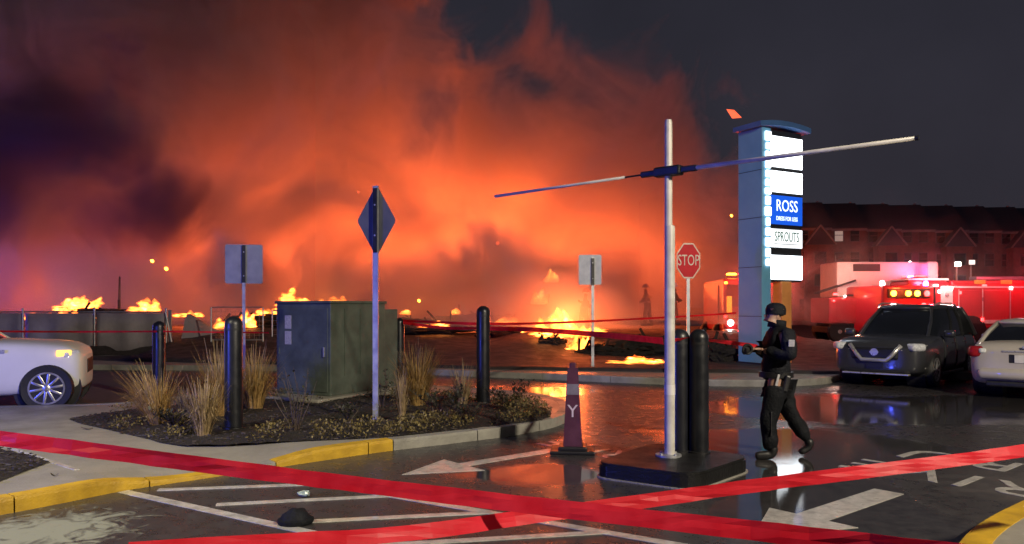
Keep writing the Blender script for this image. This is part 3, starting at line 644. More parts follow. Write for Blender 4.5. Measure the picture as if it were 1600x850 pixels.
# ------------------------------------------------------------------ cars
def interp(tab, x):
    if x <= tab[0][0]: return tab[0][1:]
    for a, b in zip(tab, tab[1:]):
        if x <= b[0]:
            t = (x - a[0]) / (b[0] - a[0]); t = t * t * (3 - 2 * t) * .35 + t * .65
            return tuple(u + (v - u) * t for u, v in zip(a[1:], b[1:]))
    return tab[-1][1:]
def section(zb, zt, w):
    h = zt - zb
    return [(0, zb), (.78 * w, zb), (.93 * w, zb + .05 * h), (.985 * w, zb + .22 * h), (w, zb + .5 * h), (.985 * w, zb + .74 * h), (.955 * w, zt - .10 * h), (.88 * w, zt - .02), (.55 * w, zt + .012), (0, zt + .022)]
def make_car(name, label, cat, loc, heading, st, cab, paint, axle, wr, doors, spokes=10, group=None, arch=1.17):
    """st: stations (x, z bottom, z top, half width) from tail to nose; cab: dict of the glasshouse"""
    t = thing(name, label, cat, loc, heading, group)
    xs = []; 
    for a, b in zip(st, st[1:]):
        n = max(1, round((b[0] - a[0]) / .14)); xs += [a[0] + (b[0] - a[0]) * k / n for k in range(n)]
    xs.append(st[-1][0])
    vs = []; fs = []; m = 18
    for x in xs:
        s = section(*interp(st, x)); ring = [(x, y, z) for y, z in s] + [(x, -y, z) for y, z in s[-2:0:-1]]; vs += ring
    for i in range(len(xs) - 1):
        for k in range(m): fs.append((i * m + k, i * m + (k + 1) % m, (i + 1) * m + (k + 1) % m, (i + 1) * m + k)[::-1])
    for base, rev in ((0, 0), ((len(xs) - 1) * m, 1)):
        for k in range(9 - 0 - 1):
            q = (base + k, base + k + 1, base + (m - k - 1) % m, base + (m - k) % m)
            q = tuple(dict.fromkeys(q)); fs.append(q if not rev else q[::-1])
        fs.append(((base + 8, base + 9, base + 10))[::1 if not rev else -1])
    body = MB().add(vs, fs).build('body', paint, t)
    bm = bmesh.new(); bm.from_mesh(body.data); bmesh.ops.recalc_face_normals(bm, faces=bm.faces); bm.to_mesh(body.data); bm.free()
    sm = body.modifiers.new('s', 'SUBSURF'); sm.levels = 1; sm.render_levels = 1
    mb = MB()
    for ax in axle: mb.lathe([(wr * arch, -1.3), (wr * arch, 1.3)], 32, (ax, 0, wr * .98), UP)
    cut = mb.build('cut', M_plast); b = body.modifiers.new('b', 'BOOLEAN'); b.operation = 'DIFFERENCE'; b.object = cut; b.solver = 'EXACT'
    baked(body); bpy.data.objects.remove(cut)
    body.data.polygons.foreach_set('use_smooth', [True] * len(body.data.polygons)); body.data.set_sharp_from_angle(angle=math.radians(40))
    W = max(s[3] for s in st)
    side = lambda x, f: interp(st, x)[2] * f
    for ax in axle:
        for sgn in (-1, 1):
            MB().lathe([(wr * arch * .985, -.16), (wr * arch * .985, .20), (wr * .2, .20)], 28, (ax, sgn * (W - .28), wr * .98), UP if sgn > 0 else UP @ Matrix.Rotation(PI, 4, 'X')).build('wheel_arch', M_plast, t)
            wh = bpy.data.objects.new('wheel', None); C.objects.link(wh); wh.parent = t; wh.location = (ax, sgn * (W - .095), wr); wh.rotation_euler = (0, R.uniform(0, 1), 0 if sgn < 0 else PI)
            rt = wr * .66
            MB().lathe([(rt, -.09), (wr * .93, -.105), (wr, -.07), (wr, .07), (wr * .93, .105), (rt, .09)], 36, M=UP).build('tyre', M_tyre, wh, auto=True)
            mb = MB(); mb.lathe([(rt * 1.02, .02), (rt * 1.03, .10), (rt * .93, .10), (rt * .9, .05), (.0, .045)], 32, M=UP); mb.lathe([(.055, .05), (.055, .095), (.03, .105)], 14, M=UP)
            for k in range(spokes):
                a = 2 * PI * k / spokes; mb.box((math.cos(a) * rt * .52, -.075, math.sin(a) * rt * .52), (rt * .9, .04, .042), M=Matrix.Rotation(-a, 4, 'Y'), bev=.01)
            rim = mb.build('rim', M_rim, wh, auto=True)
            MB().lathe([(rt * .9, .046), (rt * .9, .05), (0, .052)], 24, M=UP).build('brake_disc', M_dark, wh)
    # glasshouse
    c = cab; rings = []
    for zz, xr, xf, hw in ((c['zb'], c['xr'], c['xf'], c['w']), ((c['zb'] + c['zr']) / 2, c['xr'] + (c['rr'] - c['xr']) * .52, c['xf'] + (c['rf'] - c['xf']) * .5, (c['w'] + c['wr']) / 2 + .03), (c['zr'], c['rr'], c['rf'], c['wr'])):
        bow = .10; rings.append([Vector(q) for q in ((xr, -hw * .86, zz), (xr + .16, -hw, zz), ((xr + xf) / 2, -hw * 1.01, zz), (xf - .22, -hw * .97, zz), (xf - .05, -hw * .8, zz), (xf + bow * .5, -hw * .4, zz), (xf + bow * .6, 0, zz), (xf + bow * .5, hw * .4, zz), (xf - .05, hw * .8, zz), (xf - .22, hw * .97, zz), ((xr + xf) / 2, hw * 1.01, zz), (xr + .16, hw, zz), (xr, hw * .86, zz), (xr - .06, hw * .4, zz), (xr - .06, -hw * .4, zz))])
    n = 15; vs = [v for r in rings for v in r]; fs = [(i * n + k, i * n + (k + 1) % n, (i + 1) * n + (k + 1) % n, (i + 1) * n + k) for i in range(2) for k in range(n)]
    fs.append(tuple(2 * n + k for k in range(n)))
    MB().add(vs, fs).build('windows', M_glass, t, auto=True)
    top = rings[2]; cen = sum(top, Vector()) / n
    rv = []
    for s_, dz in ((1.02, -.03), (1.03, .02), (.93, .055), (.6, .085)): rv += [cen + (p - cen) * s_ + Vector((0, 0, dz)) for p in top]
    fs = [(i * n + k, i * n + (k + 1) % n, (i + 1) * n + (k + 1) % n, (i + 1) * n + k) for i in range(3) for k in range(n)] + [tuple(3 * n + k for k in range(n)), tuple(n - 1 - k for k in range(n))]
    MB().add(rv, fs).build('roof', paint, t, smooth=True)
    for s_ in (0, 1):
        ks = ((4, 'a_pillar', .036), (1, 'rear_pillar', .05)) if not s_ else ((8, 'a_pillar', .036), (11, 'rear_pillar', .05))
        for k, nm, r in ks:
            pts = [rings[j][k] for j in range(3)]; MB().tube([pts[0] + (pts[0] - pts[1]) * .1] + pts, [r * 1.2, r * 1.1, r, r], 8).build('windscreen_pillar' if nm[0] == 'a' else 'rear_pillar', paint, t, smooth=True)
        ym = -1 if not s_ else 1
        for fx in c.get('b', (.45,)):
            def q(j): return rings[j][1 if not s_ else 11].lerp(rings[j][3 if not s_ else 9], fx) * 1
            MB().tube([q(0) + Vector((0, .012 * ym, -.02)), q(1) + Vector((0, .014 * ym, 0)), q(2) + Vector((0, .012 * ym, 0))], .034, 6).build('door_pillar', M_plast, t)
        # doors: thin raised skins with a shut line round them
        for x0, x1 in doors:
            vs = []; fs = []; nx_, nz_ = 8, 5
            for i in range(nx_ + 1):
                x = x0 + (x1 - x0) * i / nx_; zb_, zt_, w_ = interp(st, x); s = section(zb_, zt_, w_)
                for j in range(nz_ + 1):
                    f = 2.15 + (6.6 - 2.15) * j / nz_; k = int(f); yy = s[k][0] + (s[k + 1][0] - s[k][0]) * (f - k); zz = s[k][1] + (s[k + 1][1] - s[k][1]) * (f - k)
                    vs.append((x, ym * (yy + .004), zz))
            for i in range(nx_):
                for j in range(nz_):
                    qd = (i * (nz_ + 1) + j, (i + 1) * (nz_ + 1) + j, (i + 1) * (nz_ + 1) + j + 1, i * (nz_ + 1) + j + 1); fs.append(qd if ym < 0 else qd[::-1])
            d = MB().add(vs, fs).build('door', paint, t, smooth=True)
            so = d.modifiers.new('t', 'SOLIDIFY'); so.thickness = .012; so.offset = 0; baked(d)
            zb_, zt_, w_ = interp(st, x0 + .2); MB().box((x0 + .17, ym * (w_ * .975 + .012), zt_ - .2), (.2, .035, .035), bev=.012).build('handle', c.get('handle', paint), d)
        xm = c['xf'] - .38; zb_, zt_, w_ = interp(st, xm)
        mr = MB().box((xm, ym * (w_ + .10), c['zb'] + .06), (.15, .22, .16), bev=.05).build('wing_mirror', paint, t, smooth=True)
        MB().box((xm - .075, ym * (w_ + .10), c['zb'] + .06), (.01, .17, .11)).build('mirror_glass', M_chrome, mr)
    return t, st, body
# white SUV at the left edge
hd = math.atan2(.40, .916)
st = [(0, .45, .95, .80), (.12, .36, 1.06, .90), (.6, .28, 1.12, .955), (1.6, .25, 1.13, .965), (3.2, .25, 1.13, .965), (3.75, .25, 1.12, .96), (4.3, .26, 1.09, .955), (4.62, .28, 1.05, .94), (4.77, .31, .98, .885), (4.85, .37, .86, .80)]
nose = Vector((-7.27, 13.1, 0)); lo = nose - Vector((math.cos(hd), math.sin(hd), 0)) * 4.78
suv, st1, _ = make_car('patrol_car', 'white SUV cut by the left picture edge, amber turn signal lit at its nose', 'car', (lo.x, lo.y, 0), hd, st, dict(zb=1.08, zr=1.68, xr=.12, rr=.5, xf=3.62, rf=2.75, w=.89, wr=.70, b=(.35, .66)), M_cwhite, (.95, 4.33), .375, ((1.35, 2.2), (2.25, 3.4)), 10, arch=1.27)
for s_ in (-1, 1):
    MB().box((4.63, s_ * .79, .90), (.28, .20, .14), rz=-s_ * .55, bev=.05).build('headlight', M_lens, suv, smooth=True)
    MB().box((4.56, s_ * .905, .92), (.22, .05, .10), rz=-s_ * .34, bev=.02).build('turn_signal', M_turn, suv, smooth=True)
    MB().box((4.72, s_ * .68, .50), (.12, .16, .08), rz=-s_ * .5, bev=.03).build('fog_lamp', M_lens, suv, smooth=True)
MB().box((4.83, 0, .68), (.05, .8, .24), bev=.03).build('grille', M_plast, suv); MB().box((4.72, 0, .36), (.20, 1.25, .12), bev=.04).build('bumper_skirt', M_plast, suv)
MB().box((3.70, -.972, .97), (.16, .012, .05), bev=.004).build('wing_badge', M_chrome, suv)
MB().box((2.3, 0, .24), (1.9, 1.86, .10), bev=.03).build('side_sill', M_plast, suv)
lb = MB().box((2.1, 0, 1.83), (.28, 1.1, .10), bev=.03).build('light_bar', M_plast, suv)
for s_ in (-1, 1): MB().box((2.1, s_ * .38, 1.845), (.24, .3, .09), bev=.03).build('flasher_lens', M_bluel, lb)
# dark grey SUV facing the camera
hx, hy = -.685, -.73; hd = math.atan2(hy, hx)
st = [(0, .5, .95, .74), (.1, .38, 1.02, .86), (.5, .28, 1.07, .915), (1.6, .25, 1.08, .92), (3.2, .25, 1.08, .92), (3.62, .25, 1.06, .915), (4.1, .26, 1.03, .905), (4.42, .27, .99, .88), (4.58, .30, .93, .82), (4.66, .36, .82, .72)]
Fc = Vector((7.5, 15.85, 0)); lo = Fc - Vector((hx, hy, 0)) * 4.6
sg_, st2, _ = make_car('parked_car', 'dark grey SUV facing the camera with bright chrome grille', 'car', (lo.x, lo.y, 0), hd, st, dict(zb=1.03, zr=1.63, xr=.1, rr=.5, xf=3.52, rf=2.62, w=.85, wr=.65, b=(.36, .68)), M_cgrey, (.93, 3.72), .36, ((1.3, 2.15), (2.2, 3.1)), 10)
MB().box((4.62, 0, .70), (.12, .92, .26), bev=.05).build('grille', M_plast, sg_)
mb = MB(); mb.tube([(4.64, -.50, .88), (4.69, -.33, .66), (4.71, -.24, .57), (4.71, .24, .57), (4.69, .33, .66), (4.64, .50, .88)], .042, 8); mb.build('grille_frame', M_chrome, sg_, smooth=True)
MB().lathe([(.075, 0), (.075, .02), (.055, .02), (.055, .008)], 20, (4.685, 0, .73), Matrix.Rotation(PI / 2, 4, 'Y')).build('emblem', M_chrome, sg_)
MB().box((4.705, 0, .73), (.012, .17, .035)).build('emblem_bar', M_chrome, sg_)
for s_ in (-1, 1):
    hl = MB().box((4.47, s_ * .69, .84), (.32, .38, .16), rz=-s_ * .62, bev=.06).build('headlight', M_lens, sg_, smooth=True)
    MB().tube([(4.64, s_ * .50, .78), (4.58, s_ * .64, .77), (4.44, s_ * .80, .81), (4.28, s_ * .89, .88)], .012, 6).build('lamp_strip', M_chrome, hl)
    MB().box((4.52, s_ * .64, .44), (.10, .22, .09), rz=-s_ * .5, bev=.03).build('fog_lamp', M_lens, sg_, smooth=True)
    MB().tube([(4.58, s_ * .42, .37), (4.5, s_ * .66, .385), (4.3, s_ * .86, .42)], .022, 6).build('bumper_trim', M_chrome, sg_)
    MB().tube([(.75, s_ * .56, 1.70), (1.3, s_ * .6, 1.745), (2.3, s_ * .6, 1.74), (2.6, s_ * .57, 1.69)], .018, 6).build('roof_rail', M_chrome, sg_)
MB().box((4.55, 0, .38), (.16, 1.2, .16), bev=.05).build('lower_intake', M_plast, sg_); MB().box((4.60, 0, .285), (.14, 1.3, .035), bev=.012).build('skid_trim', M_chrome, sg_)
MB().box((4.675, 0, .46), (.012, .34, .12), bev=.004).build('number_plate', M_plast, sg_)
MB().box((2.3, 0, .24), (1.8, 1.80, .08), bev=.02).build('side_sill', M_plast, sg_)
# silver saloon, tail towards the camera
hd = math.atan2(.765, .645)
st = [(0, .42, .86, .66), (.05, .32, .96, .80), (.22, .24, 1.01, .88), (.8, .22, 1.02, .905), (1.6, .22, .99, .91), (3.2, .22, .98, .91), (3.7, .22, .95, .90), (4.3, .24, .84, .86), (4.6, .3, .7, .72), (4.68, .38, .6, .6)]
rl = Vector((9.05, 13.55, 0))
sal, st3, _ = make_car('parked_saloon', 'silver saloon at the right picture edge showing its tail lamp and boot', 'car', (rl.x, rl.y, 0), hd, st, dict(zb=.95, zr=1.35, xr=.72, rr=1.35, xf=3.35, rf=2.55, w=.82, wr=.60, b=(.45,)), M_csilver, (1.0, 3.72), .325, ((1.45, 2.15), (2.2, 3.05)), 10)
for s_ in (-1, 1):
    tl = MB().box((.13, s_ * .72, .84), (.22, .36, .20), rz=s_ * .45, bev=.06).build('tail_lamp', M_tail, sal, smooth=True)
    MB().box((.05, s_ * .66, .86), (.12, .12, .09), rz=s_ * .4, bev=.03).build('reversing_lamp', M_lens, tl, smooth=True)
MB().box((.05, 0, .73), (.10, .5, .17), bev=.02).build('plate_recess', M_plast, sal); MB().box((-.005, 0, .73), (.02, .31, .14), bev=.004).build('number_plate', M_refl, sal)
MB().box((.05, 0, .86), (.12, .7, .035), bev=.012).build('boot_trim', M_chrome, sal); MB().box((.02, 0, .45), (.20, 1.45, .20), bev=.07).build('rear_bumper', M_csilver, sal, smooth=True)
MB().box((.06, 0, .27), (.14, 1.2, .10), bev=.03).build('bumper_skirt', M_plast, sal); MB().box((-.03, 0, .94), (.03, .08, .05), bev=.01).build('emblem', M_chrome, sal)

# ------------------------------------------------------------------ barrier tape
def tape(pts, wid, label, cat='barrier tape', twist=None, group='red barrier tapes', step=.11, sag=0):
    path = smooth_path([Vector(p) for p in pts], step); n = len(path); vs = []; fs = []
    for i, p in enumerate(path):
        t = (path[min(i + 1, n - 1)] - path[max(i - 1, 0)]).normalized(); u = i / (n - 1)
        a = (twist(u) if twist else 0) + .15 * math.sin(u * 23) + .22 * noise.noise((u * 17, wid * 50, 0)) + .25 * noise.noise((u * 60, wid * 50, 3))
        side = t.cross(Vector((0, 0, 1))).normalized(); up = side.cross(t).normalized(); d = (up * math.cos(a) + side * math.sin(a)) * wid / 2
        for k in (-1, -.33, .33, 1):
            cr_ = side * wid * (.10 * noise.noise((i * .8, k * 4, wid)) * (1.6 if abs(k) < .5 else .6)) + up * wid * .05 * noise.noise((i * .9, k, 9))
            vs.append(p + d * k + cr_)
    for i in range(n - 1):
        for k in range(3): fs.append((i * 4 + k, (i + 1) * 4 + k, (i + 1) * 4 + k + 1, i * 4 + k + 1))
    o = MB().add(vs, fs).build('barrier_tape', M_tape); so = o.modifiers.new('t', 'SOLIDIFY'); so.thickness = .0012; baked(o)
    return tag(o, label, cat, group)
tape([P(-260, 655, 4.35), P(0, 685, 4.15), P(400, 737, 3.85), P(800, 786, 3.5), P(1080, 818, 3.2), P(1360, 850, 2.95), P(1700, 890, 2.6)], .080, 'wide red barrier tape running from the left edge down to the bottom right', twist=lambda u: -.38 + .25 * math.sin(u * 8))
tape([P(1850, 655, 4.6), P(1600, 704, 4.25), P(1200, 756, 3.95), P(1000, 784, 3.85), P(835, 806, 3.72), P(640, 833, 3.3), P(440, 846, 3.1), P(200, 862, 2.9)], .070, 'twisted red barrier tape running from the right edge down to the bottom left', twist=lambda u: .42 - .2 * u + .3 * math.sin(u * 9))
p365 = Vector((-3.69, 10.1, 1.28)); 
tape([P(-300, 512, 13.5), P(20, 518, 14.6), P(245, 518, 13.45)], .035, 'thin pink red tape strung from the left edge to the bollard behind the tan grass', twist=lambda u: .4)
tape([P(255, 518, 13.42), P(420, 520, 12.1 + 1.9)], .03, 'short thin red tape running from a bollard behind the cabinet', twist=lambda u: .5)
tape([P(630, 504, 14.15), P(690, 512, 13.7), P(750, 513, 13.05)], .06, 'red tape strung between the cabinet corner bollard and the lone bollard', twist=lambda u: .2 + .6 * u)
tape([P(760, 513, 13.05), P(830, 515, 12.2), P(940, 523, 10.2), P(1036, 533, 7.9)], .075, 'red tape running from the lone bollard to the white clearance post', twist=lambda u: .3 * math.sin(u * 8))
tape([P(630, 501, 14.2), P(760, 506, 13.1), P(900, 503, 15.5), P(1075, 494, 18.7), P(1150, 489, 19.0)], .05, 'long red tape reaching past the stop sign to the blue pylon', twist=lambda u: .4)
tape([P(1052, 532, 7.85), P(1090, 530, 8.1), P(1180, 541, 9.4), P(1186, 548, 9.2)], .05, 'red tape trailing from the bollards towards the officer', twist=lambda u: .5 + .4 * math.sin(u * 5))

# ------------------------------------------------------------------ planting
def grass_clump(loc, n, h, spread, label, mat=M_straw, lean=(0, 0)):
    t = thing('ornamental_grass', label, 'grass clump', loc, 0, 'dry ornamental grasses')
    for part, nn, hs in (('blades', n, 1), ('seed_stalks', n // 5, 1.18)):
        vs = []; fs = []
        for _ in range(nn):
            a = R.uniform(0, 2 * PI); r0 = spread * .32 * math.sqrt(R.random()); bx_, by_ = r0 * math.cos(a), r0 * math.sin(a)
            L = h * hs * R.uniform(.55, 1.05); out = spread * 1.25 * R.random() ** .7 * (.75 if hs > 1 else 1); wv = R.uniform(.004, .008) if hs == 1 else .0045
            a2 = a + R.uniform(-.5, .5); side = Vector((-math.sin(a2), math.cos(a2), 0)) * wv; o = len(vs); drp = R.choice((.1, .2, .3, .55))
            for k in range(5):
                u = k / 4; p = Vector((bx_ + math.cos(a2) * out * u ** 1.35 + lean[0] * u * L, by_ + math.sin(a2) * out * u ** 1.35 + lean[1] * u * L, L * (u - drp * u ** 3)))
                q = side * (1 - .8 * u) * (2.2 if hs > 1 and k >= 3 else 1); vs += [p - q, p + q]
            for k in range(4): fs.append((o + 2 * k, o + 2 * k + 1, o + 2 * k + 3, o + 2 * k + 2))
        MB().add(vs, fs).build(part, mat if hs == 1 else M_straw2, t)
    return t
def bedp_(px, py):
    q = G(px, py, Zw + .03); return (q.x, q.y, bz(q) - .01)
grass_clump(bedp_(248, 664), 420, .78, .34, 'leaning clump of orange tan grass in front of the bollard by the white car', M_straw, (-.18, 0))
grass_clump(bedp_(318, 680), 330, .70, .24, 'pale upright clump of grass just left of the front bollard', M_straw2)
grass_clump(bedp_(345, 650), 520, 1.0, .36, 'tall golden clump of grass behind the front bollard', M_straw)
grass_clump(bedp_(398, 638), 420, .98, .34, 'golden grass between the front bollard and the cabinet', M_straw)
grass_clump(bedp_(288, 645), 120, .40, .30, 'low sparse grass tuft between the two tall clumps on the left', M_straw2)
grass_clump(bedp_(652, 634), 620, 1.0, .38, 'golden clump of grass beside the right end of the cabinet', M_straw)
grass_clump(bedp_(628, 660), 110, .75, .12, 'thin upright stalks just right of the diamond sign post', M_straw2)
grass_clump(bedp_(722, 632), 150, .70, .26, 'thin brownish grass to the left of the lone bollard', M_straw2)
def shrub(loc, h, spread, label, leaves=120, mat=M_leaf, tw=9):
    t = thing('shrub', label, 'shrub', loc, 0, 'low shrubs in the island'); mb = MB(); tips = []
    for k in range(tw):
        a = R.uniform(0, 2 * PI); o = spread * R.uniform(.3, 1); hh = h * R.uniform(.6, 1); p0 = Vector((.02 * math.cos(a), .02 * math.sin(a), 0)); p2 = Vector((o * math.cos(a), o * math.sin(a), hh)); p1 = (p0 + p2) / 2 + Vector((R.uniform(-.05, .05), R.uniform(-.05, .05), .05))
        mb.tube([p0, p1, p2], [.007, .005, .002], 4); tips += [p0.lerp(p2, R.uniform(.35, 1)) for _ in range(leaves // tw)]
    mb.build('stem', M_twig, t); vs = []; fs = []
    for p in tips:
        s = R.uniform(.018, .04); d = Vector((R.uniform(-1, 1), R.uniform(-1, 1), R.uniform(-.3, 1))).normalized(); q = d.cross(Vector((0, 0, 1))).normalized(); p = p + d * .02; o = len(vs)
        vs += [p, p + d * s + q * s * .5, p + d * s * 2, p + d * s - q * s * .5]; fs.append((o, o + 1, o + 2, o + 3))
    MB().add(vs, fs).build('foliage', mat, t); return t
shrub(bedp_(462, 676), .78, .30, 'bare twiggy shrub in front of the blue lit side of the cabinet', 60, M_leaf, 13)
shrub(bedp_(545, 660), .30, .30, 'low dark shrub at the cabinet foot left of the sign post', 160)
shrub(bedp_(690, 650), .42, .42, 'dark bushy shrub between golden grass and lone bollard', 420)
shrub(bedp_(800, 640), .40, .45, 'dark shrub at the right tip of the island', 420)
shrub(bedp_(735, 660), .36, .34, 'small dark shrub in front of the lone bollard', 260)
shrub(bedp_(596, 600 + 40), .6, .25, 'leafy stems rising along the green side of the cabinet', 90, M_leaf, 7)
shrub(bedp_(272, 668), .25, .35, 'dark low shrub at the foot of the leaning tan grass', 240)
# ground cover hugging the edge of the bed
vs = []; fs = []; k = 0
xs = [p[0] for p in bed2]; ys = [p[1] for p in bed2]
while k < 9500:
    x = R.uniform(min(xs), max(xs)); y = R.uniform(min(ys), max(ys))
    if not inside((x, y), bed2): continue
    d = edge_dist((x, y), bed2); cl = noise.noise((x * 1.1, y * 1.1, 4)) + .5 * noise.noise((x * 3, y * 3, 2))
    if d > .75 and cl < .45: continue
    if cl < .14 - (.35 if x > -2 else 0) or y > 13.3 and x > -3: continue
    k += 1; hz = .06 + .13 * max(0, cl + .35) * min(1, d / .12 + .3); p = Vector((x, y, bed_z(x, y) + R.random() ** .7 * hz)); s = R.uniform(.010, .026)
    dd = Vector((R.uniform(-1, 1), R.uniform(-1, 1), R.uniform(-.2, 1.1))).normalized(); q = dd.cross(Vector((R.uniform(-1, 1), .3, 1))).normalized() * s * .55; o = len(vs)
    vs += [p, p + dd * s + q, p + dd * s * 2, p + dd * s - q]; fs.append((o, o + 1, o + 2, o + 3))
tag(MB().add(vs, fs).build('ground_cover', M_cover), kind='stuff')
# fallen leaves and litter
def leaf(px, py, z, s, lab):
    p = G(px, py, z); a = R.uniform(0, 6.3); vs = []
    for u, wv, zz in ((-1, 0, .012), (-.5, .4, .004), (0, .5, .002), (.5, .35, .01), (1, 0, .03)): vs += [(u * s, -wv * s, zz), (u * s, wv * s, zz + .008)]
    o = MB().add([Matrix.Rotation(a, 3, 'Z') @ Vector(v) for v in vs], [(2 * k, 2 * k + 1, 2 * k + 3, 2 * k + 2) for k in range(4)]).build('fallen_leaf', M_dleaf, loc=p)
    so = o.modifiers.new('t', 'SOLIDIFY'); so.thickness = .002; baked(o); return tag(o, lab, 'leaf', 'fallen leaves on the walk')
leaf(136, 671, Zw, .07, 'dark fallen leaf on the pale walk near the left bed tip')
leaf(206, 676, Zw, .08, 'dark fallen leaf lying just above the red tape by the bed edge')
leaf(190, 678, Zw, .04, 'smaller dark leaf beside the larger one above the tape')
leaf(85, 744, Zw, .035, 'tiny dark leaf on bare concrete behind the yellow kerb')
p = G(462, 818); cp = thing('knitted_cap', 'black knitted cap lying on the white hatch line', 'cap', (p.x, p.y, .004), .3)
mb = MB(); mb.lathe([(.105 * math.cos(a) * 1.0, .115 * math.sin(a)) for a in [k * .2 for k in range(0, 8)]], 20, M=Matrix.Scale(1.15, 4, (1, 0, 0)))
o = mb.build('crown', M_cloth, cp, smooth=True)
for v in o.data.vertices: v.co += Vector(v.co).normalized() * .014 * noise.noise(v.co * 18)
MB().lathe([(.112, .0), (.118, .012), (.118, .034), (.108, .04)], 20, M=Matrix.Scale(1.15, 4, (1, 0, 0))).build('cuff', M_cloth2, cp, auto=True)
p = G(476, 776); lt = MB(); bm = bmesh.new(); bmesh.ops.create_icosphere(bm, subdivisions=2, radius=.05)
for v in bm.verts: v.co = Vector((v.co.x * 1.2, v.co.y, v.co.z * .5 + .02)) * (1 + .5 * noise.noise(v.co * 30))
me = bpy.data.meshes.new('litter'); bm.to_mesh(me); bm.free(); me.materials.append(mk('crumpled_wrapper', (.45, .55, .55), (.15, .2, .2), 30, .25))
tag(link('wrapper', me, loc=(p.x, p.y, .006)), 'small pale crumpled wrapper on the asphalt between hatch lines', 'litter')

# ------------------------------------------------------------------ people
def skin_mesh(name, joints, edges, mat, parent, levels=2, root=0):
    me = bpy.data.meshes.new(name); me.from_pydata([j[0] for j in joints], edges, []); o = link(name, me, parent)
    s = o.modifiers.new('s', 'SKIN'); s.use_smooth_shade = True; s.branch_smoothing = .6
    for i, j in enumerate(joints):
        v = me.skin_vertices[0].data[i]; r = j[1]; v.radius = r if isinstance(r, tuple) else (r, r); v.use_root = (i == root)
    q = o.modifiers.new('d', 'SUBSURF'); q.levels = levels; q.render_levels = levels
    baked(o); o.data.name = name; o.data.materials.clear(); o.data.materials.append(mat); return o
def chain(n0, n): return [(n0 + i, n0 + i + 1) for i in range(n - 1)]
def rumple(o, amp, sc_):
    for v in o.data.vertices:
        v.co += v.normal * amp * noise.noise(v.co * sc_)
def hand(parent, wrist, fwd, up, side, mat, curl=1.0):
    """palm, four unequal fingers and a thumb as one skinned surface rooted in the palm"""
    W_ = Vector(wrist); f = Vector(fwd).normalized(); u = Vector(up).normalized(); s = f.cross(u).normalized() * side
    J = [(W_, .024), (W_ + f * .05, (.030, .020))]; E_ = [(0, 1)]
    for k, L in enumerate((.074, .084, .078, .060)):
        b0 = W_ + f * .085 + s * (.027 - .018 * k); n = len(J)
        p = [b0]; d = f
        for q in (.45, .32, .23):
            d = (d - u * .55 * curl).normalized(); p.append(p[-1] + d * L * q)
        J += [(x, .0098 - .001 * i) for i, x in enumerate(p)]; E_ += [(1, n)] + chain(n, 4)
    n = len(J); b0 = W_ + f * .035 + s * .032; J += [(b0, .012), (b0 + f * .028 + s * .018 - u * .012, .0105), (b0 + f * .052 + s * .016 - u * .028, .009)]; E_ += [(1, n), (n, n + 1), (n + 1, n + 2)]
    return skin_mesh('hand', J, E_, mat, parent, 1, 1)
